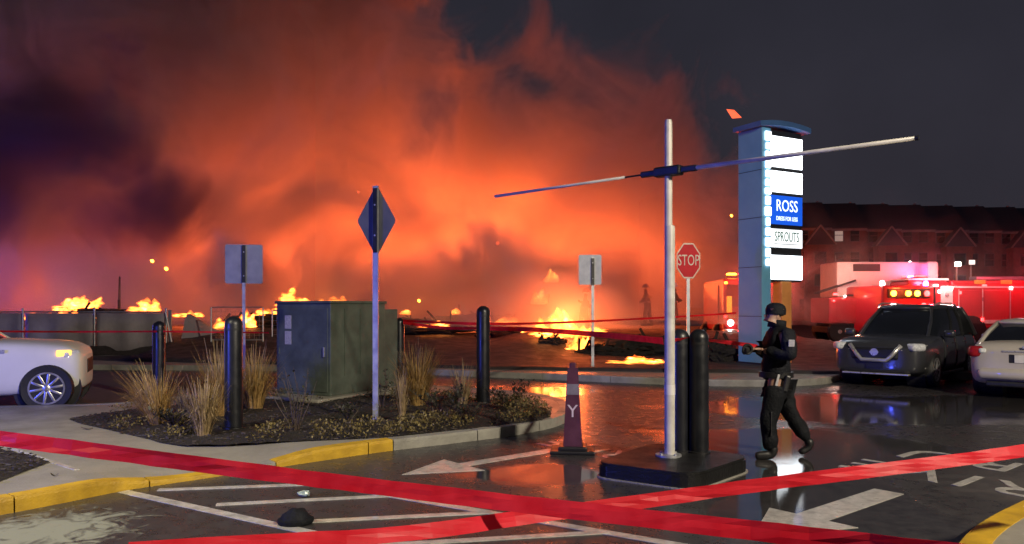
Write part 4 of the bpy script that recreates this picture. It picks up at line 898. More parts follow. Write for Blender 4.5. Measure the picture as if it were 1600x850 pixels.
def officer():
    Y = 8.42; t = thing('person', 'officer in dark uniform and cap striding left with a torch held out', 'person', ((1212 - HX) / F * Y, Y, .0))
    V = Vector
    # continuous body under the clothes
    J = [(V((0, 0, .90)), .12), (V((-.01, 0, 1.10)), .12), (V((.01, 0, 1.32)), (.13, .10)), (V((.005, 0, 1.45)), .055), (V((-.008, 0, 1.54)), .07), (V((-.01, 0, 1.63)), .075),
         (V((.03, -.17, 1.37)), .06), (V((.045, -.24, 1.12)), .048), (V((-.17, -.10, 1.185)), .034),
         (V((.0, .17, 1.37)), .06), (V((-.03, .22, 1.10)), .048), (V((-.18, .05, 1.18)), .034),
         (V((-.02, -.10, .86)), .095), (V((-.105, -.10, .47)), .062), (V((-.075, -.10, .10)), .04),
         (V((.03, .10, .86)), .095), (V((.205, .09, .46)), .062), (V((.39, .09, .16)), .04)]
    E_ = [(0, 1), (1, 2), (2, 3), (3, 4), (4, 5), (2, 6), (6, 7), (7, 8), (2, 9), (9, 10), (10, 11), (0, 12), (12, 13), (13, 14), (0, 15), (15, 16), (16, 17)]
    body = skin_mesh('body', J, E_, M_skin, t)
    # face
    hc = V((-.015, 0, 1.555)); hd_ = skin_mesh('face', [(hc + V((.0, 0, .0)), (.088, .072)), (hc + V((-.02, 0, -.055)), (.062, .055)), (hc + V((.005, 0, .06)), (.088, .07))], [(0, 1), (0, 2)], M_skin, body, 2)
    mb = MB(); mb.box(hc + V((-.098, 0, .0)), (.03, .022, .035), bev=.008); mb.build('nose', M_skin, body, smooth=True)
    for sgn in (-1, 1):
        MB().lathe([(.0, -.008), (.009, -.004), (.009, .004), (.0, .008)], 8, hc + V((-.078, .03 * sgn, .018)), Matrix.Rotation(PI / 2, 4, 'Y')).build('eye', M_dark, body, smooth=True)
        MB().box(hc + V((.008, .078 * sgn, -.005)), (.035, .016, .055), bev=.007).build('ear', M_skin, body, smooth=True)
    MB().box(hc + V((-.080, 0, -.048)), (.012, .045, .008), bev=.003).build('mouth', M_tail, body)
    hair = MB(); hair.lathe([(.088 * math.sin(a), .075 * math.cos(a)) for a in [2.0 - k * .2 for k in range(11)]][::1], 18, hc + V((.014, 0, .03)), Matrix.Scale(1.05, 4, (1, 0, 0))); hair.build('hair', M_hair, body, smooth=True)
    cp_ = MB(); cp_.lathe([(.101, -.02), (.104, .02), (.101, .045), (.090, .075), (.065, .097), (.03, .108), (.0, .110)], 20, hc + V((.014, 0, .035)), Matrix.Rotation(.06, 4, 'Y') @ Matrix.Scale(1.06, 4, (1, 0, 0)))
    c = cp_.build('cap', M_cloth, t, auto=True)
    # clothes
    JK = [(V((.015, 0, .82)), (.195, .165)), (V((-.005, 0, .98)), (.185, .165)), (V((.005, 0, 1.16)), (.21, .18)), (V((.03, 0, 1.34)), (.20, .165)), (V((.02, 0, 1.46)), .10),
          (V((.045, -.195, 1.375)), .108), (V((.07, -.275, 1.12)), .092), (V((-.155, -.12, 1.19)), .062), (V((.01, .195, 1.375)), .108), (V((-.025, .245, 1.12)), .092), (V((-.17, .06, 1.185)), .062)]
    jk = skin_mesh('jacket', JK, [(0, 1), (1, 2), (2, 3), (3, 4), (3, 5), (5, 6), (6, 7), (3, 8), (8, 9), (9, 10)], M_cloth, t); rumple(jk, .022, 14)
    MB().lathe([(.10, -.04), (.094, .045), (.070, .048)], 18, (.015, 0, 1.465), Matrix.Rotation(.12, 4, 'Y')).build('collar', M_cloth, jk, smooth=True)
    TR = [(V((.01, 0, .88)), (.175, .15)), (V((-.03, -.095, .74)), .125), (V((-.115, -.10, .45)), .098), (V((-.085, -.10, .09)), .082), (V((.075, .095, .74)), .125), (V((.205, .09, .45)), .095), (V((.385, .09, .17)), .078)]
    tr = skin_mesh('trousers', TR, [(0, 1), (1, 2), (2, 3), (0, 4), (4, 5), (5, 6)], M_cloth2, t); rumple(tr, .022, 12)
    MB().lathe([(.182, -.03), (.184, .03)], 22, (.005, 0, .915), Matrix.Scale(.95, 4, (0, 1, 0))).build('belt', M_rubber, t, auto=True)
    MB().box((.05, -.185, .83), (.06, .05, .18), bev=.015, M=Matrix.Rotation(.25, 4, 'Y')).build('holster', M_rubber, t)
    MB().box((-.045, -.172, .845), (.026, .012, .17), bev=.004, M=Matrix.Rotation(.25, 4, 'Y')).build('reflective_tag', M_patch, t)
    MB().box((.055, -.325, 1.27), (.065, .012, .075), bev=.005, M=Matrix.Rotation(.15, 4, 'X')).build('sleeve_patch', M_patch, t)
    MB().box((-.115, -.198, .40), (.012, .012, .26), bev=.004).build('trouser_stripe', M_plast, t)
    for (a, yy, rot) in ((V((-.085, -.10, .0)), 0, 0), (V((.365, .09, .03)), 0, 1)):
        if not rot: J = [(a + V((.02, 0, .18)), .075), (a + V((.02, 0, .055)), (.060, .052)), (a + V((-.09, 0, .045)), (.052, .042)), (a + V((-.175, 0, .035)), (.045, .030))]
        else: J = [(a + V((.02, 0, .18)), .072), (a + V((.055, 0, .085)), (.056, .052)), (a + V((-.015, 0, .03)), (.05, .042)), (a + V((-.085, 0, .012)), (.045, .034))]
        skin_mesh('boot', J, chain(0, 4), M_rubber, t, 2)
    hand(t, (-.165, -.10, 1.19), (-1, .38, .12), (.1, .0, 1), 1, M_skin, 1.1)
    hand(t, (-.18, .05, 1.185), (-1, -.15, .12), (.1, .0, 1), -1, M_skin, 1.1)
    tq = thing('torch', 'black torch with a pale lens held in the striding officer\'s hands', 'torch', (t.location.x - .27, Y - .045, 1.175))
    Mt = Matrix.Rotation(-PI / 2, 4, 'Y') @ Matrix.Rotation(.45, 4, 'X')
    MB().lathe([(.0, -.10), (.018, -.10), (.019, .05), (.036, .08), (.040, .115), (.036, .117)], 16, M=Mt).build('torch_body', M_plast, tq, auto=True)
    MB().lathe([(.034, .1135), (.0, .1145)], 16, M=Mt).build('lens', M_lens, tq)
    MB().lathe([(.052, -.012), (.062, 0), (.052, .012), (.040, .010), (.040, -.010)], 20, (-.065, -.045, .02), UP).build('bezel_ring', M_plast, tq, auto=True)
officer()
def firefighter(px, py0, Y, label, mirror=1, lean=0):
    z0 = CZ - (py0 - HY) / F * Y; t = thing('person', label, 'person', ((px - HX) / F * Y, Y, z0), 0, 'firefighters by the burning lot'); V = Vector; m = mirror
    J = [(V((0, 0, .9)), .17), (V((-.03 * m, 0, 1.15)), .18), (V((-.06 * m, 0, 1.36)), .16), (V((-.08 * m, 0, 1.48)), .07), (V((-.10 * m, 0, 1.60)), .10), (V((-.06 * m, -.2, 1.36)), .09), (V((-.16 * m, -.27, 1.10)), .08), (V((-.36 * m, -.18, 1.05)), .06), (V((-.06 * m, .2, 1.36)), .09), (V((-.14 * m, .26, 1.1)), .08), (V((-.34 * m, .16, 1.0)), .06),
         (V((-.06 * m, -.11, .82)), .12), (V((-.14 * m, -.12, .45)), .09), (V((-.12 * m, -.12, .1)), .08), (V((.06 * m, .11, .82)), .12), (V((.1 * m, .12, .45)), .09), (V((.2 * m, .12, .1)), .08)]
    skin_mesh('turnout_suit', J, [(0, 1), (1, 2), (2, 3), (3, 4), (2, 5), (5, 6), (6, 7), (2, 8), (8, 9), (9, 10), (0, 11), (11, 12), (12, 13), (0, 14), (14, 15), (15, 16)], M_bunker, t)
    MB().lathe([(.19, -.02), (.17, .0), (.13, .02), (.125, .08), (.08, .14), (0, .155)], 18, (-.09 * m, 0, 1.66)).build('helmet', M_signw, t, auto=True)
    for z, r in ((1.02, .195), (1.24, .20)): MB().lathe([(r, -.035), (r, .035)], 18, (-.03 * m, 0, z)).build('reflective_band', M_stripe if z > 1.1 else M_refl, t)
    for x, y in ((-.13 * m, -.12), (.17 * m, .12)):
        MB().lathe([(.10, -.03), (.10, .03)], 12, (x, y, .26)).build('trouser_band', M_refl, t); MB().box((x - .05 * m, y, .06), (.28, .11, .13), bev=.04).build('boot', M_rubber, t)
firefighter(1012, 509, 33, 'firefighter in turnout gear and pale helmet left of the white clearance post')
firefighter(1051, 508, 33, 'firefighter mostly hidden behind the white clearance post', -1)
firefighter(912, 520, 31, 'firefighter half hidden by the white sign post at the fire edge', -1)

# ------------------------------------------------------------------ burning lot: screens, frames, charred posts
fe = thing('screen_fence', 'grey screened site fence with a pale top rail, fire showing above it', 'fence', (0, 0, 0))
XA, XB, YF = -22.5, -11.05, 24.6
n = 5
for k in range(n):
    a = XA + (XB - XA) * k / n; b = XA + (XB - XA) * (k + 1) / n
    vs = []; fs = []; q = 14
    for i in range(q + 1):
        x = a + .04 + (b - a - .08) * i / q
        for z in (.16, .55, 1.0, 1.46): vs.append((x, YF + .06 * math.sin(i * 1.1 + k) * (1 if .2 < z < 1.4 else .2) + .03 * noise.noise((x * 2, z * 2, 1)), z))
    for i in range(q):
        for j in range(3): fs.append((i * 4 + j, (i + 1) * 4 + j, (i + 1) * 4 + j + 1, i * 4 + j + 1))
    o = MB().add(vs, fs).build('screen_panel', M_screen, fe, smooth=True); so = o.modifiers.new('t', 'SOLIDIFY'); so.thickness = .01; baked(o)
    MB().lathe([(.035, 0), (.035, 1.56), (.0, 1.58)], 10, (b, YF - .06, .05)).build('fence_post', M_galv, fe, auto=True)
    MB().tube([(a + .02, YF - .06, 1.5), (b - .02, YF - .06, 1.5)], .024, 8).build('top_rail', M_galv, fe)
MB().tube([(XB - .0, YF - .1, 1.5), (XB + .28, YF - .12, .15)], .03, 8).build('brace', M_galv, fe)
MB().box((XB + .10, YF + .0, .82), (.10, .08, 1.48), bev=.01).build('end_post', M_alu, fe)
# sloping sheet of earth and tarp dropping away from the fence end
vs = []; fs = []
for i in range(13):
    u = i / 12; x = XB + .2 + 2.4 * u
    for j in range(5):
        v = j / 4; vs.append((x + .05 * noise.noise((x * 3, v * 3, 0)), YF + .35 + v * .9 + .1 * noise.noise((x * 2, v, 5)), .05 + (1.38 * (1 - u) * min(1, .25 + v * 1.2)) + .04 * noise.noise((x * 4, v * 4, 2))))
for i in range(12):
    for j in range(4): fs.append((i * 5 + j, (i + 1) * 5 + j, (i + 1) * 5 + j + 1, i * 5 + j + 1))
for i in range(12): fs.append((i * 5 + 4, (i + 1) * 5 + 4, (i + 1) * 5, i * 5))
o = MB().add(vs, fs).build('earth_heap', M_screen); tag(o, 'dark sloping heap dropping away from the fence end', 'earth heap')
def mesh_panel(a, b, Y, z0, z1, label):
    t = thing('fence_panel', label, 'fence panel', ((a + b) / 2, Y, z0), 0, 'mesh fence panels before the fire'); hw = (b - a) / 2; h = z1 - z0
    for x in (-hw, hw): MB().tube([(x, 0, -.2), (x, 0, h)], .025, 8).build('upright', M_galv, t)
    for z in (.08, h): MB().tube([(-hw + .03, 0, z), (hw - .03, 0, z)], .022, 8).build('rail', M_galv, t)
    mb = MB(); k = -hw + .15
    while k < hw: mb.tube([(k, 0, .1), (k, 0, h - .02)], .004, 4); k += .15
    k = .22
    while k < h: mb.tube([(-hw + .03, .006, k), (hw - .03, .006, k)], .004, 4); k += .15
    tag(mb.build('wire_mesh', M_galv, t), kind='stuff')
q0 = P(330, 525, 24); q1 = P(411, 525, 24); q2 = P(420, 525, 24.2)
mesh_panel(q0.x, q1.x, 24, .55, CZ - (480 - HY) / F * 24, 'open mesh fence panel glowing orange beside the lavender sign post')
q3 = P(505, 525, 24.6); mesh_panel(q1.x + .1, q3.x, 24.6, .55, 1.55, 'mesh fence panel mostly hidden behind the cabinet')
for px, pt, pb, Y, lab in ((186, 432, 500, 28, 'thin charred post standing between the two flames on the left'), (700, 486, 540, 30, 'short charred post in the smoke left of the lone bollard'), (640, 492, 545, 31, 'leaning charred stub above the golden grass'), (1125, 446, 500, 34, 'dark post standing before the red engine left of the pylon')):
    a = P(px, pb, Y); b = P(px + R.uniform(-5, 5), pt, Y); a.z -= .4
    o = MB().tube([a, a.lerp(b, .5) + Vector((R.uniform(-.04, .04), 0, 0)), b], [.06, .05, .03], 7).build('charred_post', M_char, smooth=True); tag(o, lab, 'charred post', 'charred posts in the burning lot')
def lump(px, py, Y, s, lab, name='debris_heap'):
    c = P(px, py, Y); t = thing(name, lab, 'debris heap', c, 0, 'charred heaps'); bm = bmesh.new(); bmesh.ops.create_icosphere(bm, subdivisions=4, radius=1)
    for v in bm.verts:
        k = 1 + .45 * noise.noise(v.co * 1.7 + Vector((px, 0, 0))) + .35 * noise.noise(v.co * 4 + Vector((px, 0, 0))) + .2 * noise.noise(v.co * 9)
        v.co = Vector((v.co.x * s[0], v.co.y * s[1], v.co.z * s[2] * (1 - .3 * abs(v.co.x)))) * k
    me = bpy.data.meshes.new('rubble'); bm.to_mesh(me); bm.free(); me.materials.append(M_char); link('rubble', me, t)
    rr = random.Random(px)
    for k in range(7):
        x = rr.uniform(-1, 1) * s[0]; a = rr.uniform(-1.2, 1.2); L = rr.uniform(.5, 1.1) * max(s[2] * 2.2, .5); p = Vector((x, rr.uniform(-.6, 0) * s[1], 0))
        MB().box(p + Vector((math.sin(a) * L / 2, 0, math.cos(a) * L / 2)), (.07, .05, L), M=Matrix.Rotation(a, 4, 'Y')).build('beam', M_char, t)
    return t
lump(862, 538, 23.4, (.42, .3, .26), 'dark charred lump right beside the brightest flame')
lump(945, 553, 22.5, (.8, .4, .25), 'low charred heap behind the burning line on the ground')
lump(1010, 545, 23.0, (1.1, .5, .35), 'broad charred heap left of the white clearance post')
lump(640, 512, 30, (2.0, .8, .38), 'wide dark wreckage in the smoke behind the golden grass')
lump(150, 492, 27.2, (1.3, .4, .22), 'broken burnt timbers along the fence under the left flames')
lump(420, 505, 27, (1.6, .6, .3), 'burnt timbers just left of the cabinet top')
lump(800, 520, 27, (1.3, .5, .28), 'burnt timbers between lone bollard and the brightest fire')
lump(720, 505, 33, (2.0, .8, .38), 'wide dark wreckage in the smoke behind the lone bollard')
lump(1120, 555, 20.5, (.5, .4, .38), 'pale rubble lump at the foot of the pylon')

# ------------------------------------------------------------------ flames
def flame(px, py, Y, wid, h, label, tongues=5, seed=0, lean=.15, puff=False, fat=1.0):
    """tapering tongues of fire round one seat; px, py is the foot"""
    rr = random.Random(seed); t = P(px, py, Y); vs = []; fs = []; heat = []
    for k in range(tongues):
        u = (k + .5) / tongues * 2 - 1 + rr.uniform(-.2, .2); H = h * (1 - .55 * u * u) * rr.uniform(.55, 1.1); r0 = fat * wid / tongues * rr.uniform(1.1, 1.9); bx_ = u * wid * .45; by_ = rr.uniform(-.3, .3) * wid * .4
        n, m = 12, 11; o = len(vs); ph = rr.uniform(0, 9)
        for i in range(m):
            v = i / (m - 1); r = r0 * (math.sin(min(1, v * 2.2 + .35) * PI / 2)) * (1 - v) ** .5 * (1 + .35 * noise.noise((ph, v * 5, 11)))
            if puff: r = r0 * .8 * math.sin(PI * (.08 + .9 * v)) ** .8 * (1 + .5 * noise.noise((ph, v * 5, 11)))
            cx_ = bx_ + H * v * lean + .22 * H * noise.noise((ph, v * 2.4, 0)) * v; cy_ = by_ + .2 * H * noise.noise((ph, v * 2.4, 7)) * v
            for q in range(n):
                a = 2 * PI * q / n; f = 1 + .85 * noise.noise((math.cos(a) * 1.3 + ph, math.sin(a) * 1.3, v * 4))
                vs.append((cx_ + r * f * math.cos(a), cy_ + r * f * math.sin(a), H * v + .12 * H * noise.noise((a, ph, v * 3)) * v)); heat.append(max(0, 1.0 - v * .8))
        for i in range(m - 1):
            for q in range(n): fs.append((o + i * n + q, o + i * n + (q + 1) % n, o + (i + 1) * n + (q + 1) % n, o + (i + 1) * n + q))
    b = MB().add(vs, fs).build('flame', M_flame, smooth=True, loc=t); at = b.data.attributes.new('heat', 'FLOAT', 'POINT'); at.data.foreach_set('value', heat)
    return tag(b, label, 'flame', 'flames of the burning lot')
flame(124, 487, 27.5, 1.55, .72, 'broad flame above the screen fence nearest the left edge', 8, 1, .35)
flame(104, 512, 25.6, .9, .75, 'orange flame licking low against the fence under the broad one', 5, 2)
flame(226, 488, 27.5, 1.1, .62, 'second flame above the fence, left of the lavender sign', 6, 3, .1)
flame(176, 498, 27, 1.4, .25, 'row of small flames along the fence top between two larger fires', 8, 4)
flame(388, 512, 26, .5, .85, 'upright flame just right of the lavender sign post', 4, 5)
flame(345, 515, 26.3, .6, .45, 'low flame behind the open mesh panel', 4, 15)
flame(458, 480, 29, 1.1, .75, 'pointed flame peaking over the blue lit side of the cabinet', 5, 6, 0)
flame(633, 492, 30, .35, .4, 'tiny flame just above the cabinet corner bollard', 3, 7)
flame(712, 492, 31, .4, .3, 'tiny flame in the smoke left of the lone bollard', 3, 8)
flame(842, 476, 31, .75, .72, 'detached puff of flame high above the brightest fire', 9, 9, .2, True)
flame(860, 442, 31.5, .6, .55, 'topmost detached puff of flame left of the white sign', 7, 10, .2, True)
flame(878, 528, 23.6, 1.75, .85, 'brightest flame, wide and white hot, left of the white sign post', 16, 11, -.05, False, 1.7)
flame(904, 556, 22.8, .8, .72, 'white hot foot of the brightest fire, behind the delineator', 9, 12, .1, False, 1.6)
flame(995, 568, 19.9, 1.35, .22, 'low line of fire burning along the ground left of the post', 14, 13, .1, False, 1.8)
flame(920, 520, 25.5, 1.1, .40, 'orange flames behind the white sign post', 6, 16)
for a in ((60, 500, 26.5, 1.3, .35, 'faint flames left of the broad flame, low by the fence', 6, 21), (290, 496, 27.5, 1.3, .28, 'row of small flames past the fence end', 7, 22), (425, 498, 27.5, 1.3, .5, 'flames between lavender sign post and cabinet', 6, 23), (520, 479, 31, 1.6, .45, 'low flames behind the cabinet roof near the diamond sign', 6, 24), (680, 512, 29, 1.2, .3, 'scattered small flames on the wreckage behind the grass', 6, 25),
          (790, 508, 29, 1.1, .4, 'small flames right of the lone bollard', 5, 26), (830, 527, 25.5, .9, .35, 'flames at the left foot of the brightest fire', 6, 27), (955, 545, 23.5, 1.2, .35, 'dull flames on the heap right of the white sign post', 6, 28)):
    flame(*a)
for i, (px, py, Y, lab) in enumerate(((260, 420, 26, 'single bright spark high above the fence end'), (778, 380, 30, 'orange ember floating above the smoke by the bar tip'), (1143, 337, 34, 'pale ember left of the blue pylon column'), (580, 486, 28, 'small ember over the cabinet lid'), (238, 408, 27, 'faint ember near the single bright spark above the fence'), (560, 300, 34, 'tiny ember left of the diamond sign tip'), (655, 470, 29, 'tiny ember above the smoke behind the golden grass'), (905, 470, 30, 'ember close to the white sign post'))):
    bm = bmesh.new(); bmesh.ops.create_icosphere(bm, subdivisions=1, radius=.06 + .03 * (i == 1))
    for v in bm.verts: v.co *= 1 + .5 * noise.noise(v.co * 20)
    me = bpy.data.meshes.new('ember'); bm.to_mesh(me); bm.free(); me.materials.append(M_amber if i % 2 == 0 else M_ember); tag(link('ember', me, loc=P(px, py, Y)), lab, 'ember', 'floating embers')

# ------------------------------------------------------------------ fire engines
def wheel_set(t, xs, r, ys, z=0):
    for x in xs:
        for y, s_ in ys:
            wh = bpy.data.objects.new('wheel', None); C.objects.link(wh); wh.parent = t; wh.location = (x, y, r + z); wh.rotation_euler = (0, 0, 0 if s_ < 0 else PI)
            MB().lathe([(r * .55, -.13), (r * .93, -.15), (r, -.1), (r, .1), (r * .93, .15), (r * .55, .13)], 28, M=UP).build('tyre', M_tyre, wh, auto=True)
            mb = MB(); mb.lathe([(r * .56, .1), (r * .56, .13), (r * .36, .06), (r * .2, .06), (r * .18, .14), (0, .15)], 20, M=UP); mb.build('rim', M_rim, wh, auto=True)
def truck_lamp(p, c, e, r=.15): lamp('flasher_and_fill', p, c, e, r)
# long red engine at the right edge, broadside, nose to the left
t = thing('fire_engine', 'long red fire engine at the right edge with white lit cab band', 'fire engine', (17.9, 35.5, 0), .02)
MB().box((5.3, 0, 1.75), (7.2, 2.4, 2.2), bev=.10).build('body', M_fred, t); MB().box((.72, 0, 1.72), (1.9, 2.4, 2.25), bev=.16).build('cab', M_fred, t)
MB().box((4.4, 0, .55), (8.6, 2.2, .25), bev=.03).build('chassis', M_plast, t); MB().box((4.6, -1.215, 1.0), (5.6, .02, .16), bev=.005).build('stripe', M_refl, t)
w_ = MB().box((.55, -1.205, 2.2), (.9, .03, .75), bev=.03).build('cab_window', M_pane, t); MB().box((1.5, -1.212, 1.75), (.55, .04, 1.7), bev=.03).build('pump_panel', M_fwhite, t)
for x, z, sx_, m in ((1.5, 2.5, .5, M_whitel), (1.15, 2.35, .10, M_whitel), (1.85, 1.2, .14, M_redl), (2.1, 2.3, .10, M_redl), (3.1, 1.1, .12, M_redl), (4.4, 2.5, .12, M_whitel), (-.1, 1.9, .10, M_redl), (.2, 2.6, .14, M_redl)): MB().box((x, -1.245, z), (sx_, .05, .14), bev=.02).build('marker_lamp', m, t)
for z in (1.3, 1.75, 2.2): MB().lathe([(.09, 0), (.09, .04), (.05, .05)], 12, (1.5, -1.235, z), Matrix.Rotation(PI / 2, 4, 'X')).build('gauge', M_chrome, t)
for x in (2.5, 3.7, 5.0, 6.3): MB().box((x, -1.205, 1.65), (1.0, .03, 1.5), bev=.03).build('locker_shutter', M_fred, t)
wheel_set(t, (2.75 - .15, 7.0), .56, ((-1.0, -1), (1.0, 1)))
for x in (2.6, 7.0): MB().lathe([(.70, -.02), (.70, .04), (.60, .04)], 26, (x, -1.19, .58), Matrix.Rotation(PI / 2, 4, 'X')).build('wheel_arch', M_plast, t)
lb = MB().box((.55, 0, 2.95), (.5, 2.0, .16), bev=.04).build('light_bar', M_plast, t)
for y, m in ((-.75, M_redl), (-.25, M_bluel), (.25, M_redl), (.75, M_bluel)): MB().box((.55, y, 3.0), (.44, .42, .18), bev=.05).build('flasher_lens', m, lb)
for x, z in ((-.18, 2.3), (-.15, 1.3)): MB().box((x, -1.16, z), (.16, .12, .34 if z > 2 else .8), bev=.04).build('corner_marker', M_bluel if z > 2 else M_whitel, t)
for x in (1.0, 3.2, 5.2): MB().box((x, -1.23, 2.62), (.22, .05, .09), bev=.02).build('side_flasher', M_redl if x > 2 else M_whitel, t)
MB().box((5.6, -.2, 2.98), (4.6, .55, .16), bev=.03).build('roof_ladder', M_alu, t)
MB().box((.72, 0, 2.90), (1.86, 2.3, .10), bev=.03).build('cab_roof', M_fwhite, t); MB().box((4.6, -1.225, 2.55), (5.6, .02, .07), bev=.005).build('upper_stripe', M_refl, t)
for x in (2.02, 3.1, 4.35, 5.65, 6.95): MB().tube([(x, -1.26, .95), (x, -1.26, 2.45)], .022, 6).build('grab_rail', M_chrome, t)
for x in (3.0, 4.2, 5.4): MB().box((x, -1.215, 2.78), (.5, .03, .18), bev=.02).build('lettered_plate', M_stripe, t)
# low engine seen from behind with amber arrow lamps
t = thing('fire_engine', 'red emergency engine with a row of amber lamps, between two larger trucks', 'fire engine', (17.3, 33.5, 0), .15)
MB().box((0, 2.2, 1.55), (2.5, 4.4, 2.1), bev=.1).build('body', M_fred, t); MB().box((0, 2.2, .5), (2.2, 4.2, .3), bev=.04).build('chassis', M_plast, t)
ap = MB().box((0, -.01, 2.25), (2.0, .06, .42), bev=.02).build('arrow_board', M_plast, t)
for x in (-.75, -.05, .38, .85): MB().lathe([(.125, 0), (.12, .05), (.05, .08), (0, .085)], 16, (x, -.04, 2.25), Matrix.Rotation(PI / 2, 4, 'X')).build('amber_lamp', M_amber if x != .85 else M_redl, ap, smooth=True)
for x, m in ((-.75, M_whitel), (.7, M_redl)): MB().lathe([(.12, 0), (.12, .05), (0, .08)], 16, (x, -.02, 1.72), Matrix.Rotation(PI / 2, 4, 'X')).build('tail_lamp', m, t, smooth=True)
for k in range(6): MB().box((-1.0 + .4 * k, -.02, 1.05), (.14, .03, .5), M=Matrix.Rotation(.5, 4, 'Y')).build('chevron', M_stripe if k % 2 else M_fwhite, t)
MB().box((0, -.12, .62), (2.4, .3, .12), bev=.03).build('rear_step', M_alu, t); wheel_set(t, (-.95, .95), .48, ((.9, -1), (3.6, 1)))
for x, m in ((-1.05, M_whitel), (1.05, M_bluel)): MB().lathe([(.1, 0), (.11, .1), (.07, .2), (0, .22)], 14, (x, .3, 2.6)).build('beacon', m, t, smooth=True)
# ladder truck with pale box body
t = thing('ladder_truck', 'salmon red ladder truck with pale tall body behind the pylon', 'fire engine', (14.4, 36.5, 0), -.03)
MB().box((3.0, .6, 2.95), (4.3, 2.2, 1.65), bev=.06).build('pale_body', M_fwhite, t); MB().box((2.9, 0, 1.5), (5.4, 2.4, 1.2), bev=.08).build('lower_body', M_fred, t)
MB().box((2.2, -.515, 3.5), (1.25, .03, .34), bev=.01).build('vent', M_plast, t); MB().box((2.8, 0, .6), (5.2, 2.1, .3), bev=.04).build('chassis', M_plast, t)
MB().box((4.85, -.2, 2.75), (.5, 2.3, 2.0), bev=.12).build('cab_post', M_fwhite, t)
ld = MB(); 
for y in (-.75, -.45): ld.tube([(-.2, y, 2.3), (1.6, y, 2.9)], .05, 6)
for k in range(7): ld.tube([(-.1 + .26 * k, -.75, 2.33 + .087 * k), (-.1 + .26 * k, -.45, 2.33 + .087 * k)], .025, 5)
tag(ld.build('ladder', M_plast, t), kind='stuff')
MB().tube([(1.1, -1.0, 2.2), (3.2, -1.0, 2.15)], .05, 6).build('hand_rail', M_plast, t); MB().box((3.4, -1.1, 1.6), (.7, .3, 1.2), bev=.05).build('control_cabinet', M_fwhite, t)
for x in (1.0, 2.2, 4.6): MB().box((x, -1.205, 1.5), (.9, .03, .95), bev=.02).build('locker_shutter', M_fred, t)
for k in range(3): MB().box((4.2, -1.22, 1.15 + .25 * k), (.5, .03, .12), bev=.02).build('light_strip', M_refl, t)
for x, z, m in ((3.4, 2.05, M_whitel), (2.7, 1.0, M_redl), (1.5, 2.0, M_redl), (4.5, 2.0, M_redl), (5.15, 2.5, M_redl), (3.9, 1.95, M_amber), (.4, 1.95, M_redl), (.9, 2.15, M_whitel), (2.1, 2.1, M_redl), (3.0, 2.2, M_amber), (4.6, 1.2, M_whitel), (3.7, 1.3, M_redl), (5.2, 1.6, M_redl)): MB().box((x, -1.27, z), (.10, .05, .08), bev=.02).build('marker_lamp', m, t)
wheel_set(t, (.75, 1.75 - .15), .52, ((-.95, -1), (.95, 1)))
for x in (.5, 4.8): MB().box((x, -1.2, 2.25), (.2, .06, .1), bev=.02).build('side_flasher', M_redl, t)
MB().lathe([(.13, 0), (.14, .12), (0, .2)], 12, (4.3, -.3, 2.72 + .9)).build('beacon', M_whitel, t, smooth=True)
# engine facing the camera, left of the pylon
t = thing('fire_engine', 'red fire engine facing the camera, partly hidden by the blue pylon', 'fire engine', (10.3, 33.0, 0), -.08)
MB().box((0, 2.5, 1.75), (2.45, 5.0, 2.3), bev=.12).build('cab', M_fred, t); MB().box((0, -.01, 2.15), (2.1, .05, .95), bev=.03).build('windscreen', M_pane, t)
MB().box((0, -.03, 1.25), (2.2, .06, .14), bev=.02).build('stripe', M_stripe, t); MB().box((0, -.04, .95), (1.2, .06, .45), bev=.03).build('grille', M_chrome, t); MB().box((0, -.15, .55), (2.5, .4, .3), bev=.06).build('bumper', M_chrome, t)
for x in (-.9, .9): MB().lathe([(.14, 0), (.13, .05), (0, .07)], 16, (x, -.04, .98), Matrix.Rotation(PI / 2, 4, 'X')).build('headlight', M_whitel, t, smooth=True)
MB().box((-.95, -.03, 1.75), (.22, .05, .75), bev=.03).build('side_marker', glow('orange_marker', (1, .4, .03), 2.2), t)
lb = MB().box((0, .5, 2.98), (2.0, .4, .14), bev=.03).build('light_bar', M_plast, t)
for x, m in ((-.75, M_amber), (-.25, M_redl), (.25, M_redl), (.75, M_redl)): MB().box((x, .5, 3.06), (.4, .36, .16), bev=.05).build('flasher_lens', m, lb)
wheel_set(t, (-1.0, 1.0), .52, ((.9, -1), (4, 1)))
for x, z, m in ((-1.1, 2.7, M_amber), (-.6, .62, M_redl), (-1.12, 1.25, M_redl), (-.35, 2.75, M_redl), (-1.0, .6, M_whitel)): MB().box((x, -.06 if z > .7 else -.38, z), (.13, .06, .09), bev=.02).build('marker_lamp', m, t)
for p, c, e in (((10.4, 31.8, 3.4), (1, .05, .03), 420), ((17.5, 32.6, 2.5), (1, .10, .02), 160), ((18.6, 33.8, 3.3), (1, .05, .08), 240), ((22.5, 33.2, 3.4), (1, .05, .08), 300), ((15.0, 34.2, 3.4), (1, .30, .16), 130), ((18.0, 34.0, 2.4), (.2, .2, 1), 160), ((19.4, 33.2, 3.1), (1, .82, .78), 120), ((14.6, 33.6, 3.0), (1, .85, .78), 90)):  # engine flashers; the last two are white fill lamps added to brighten the trucks
    truck_lamp(p, c, e)
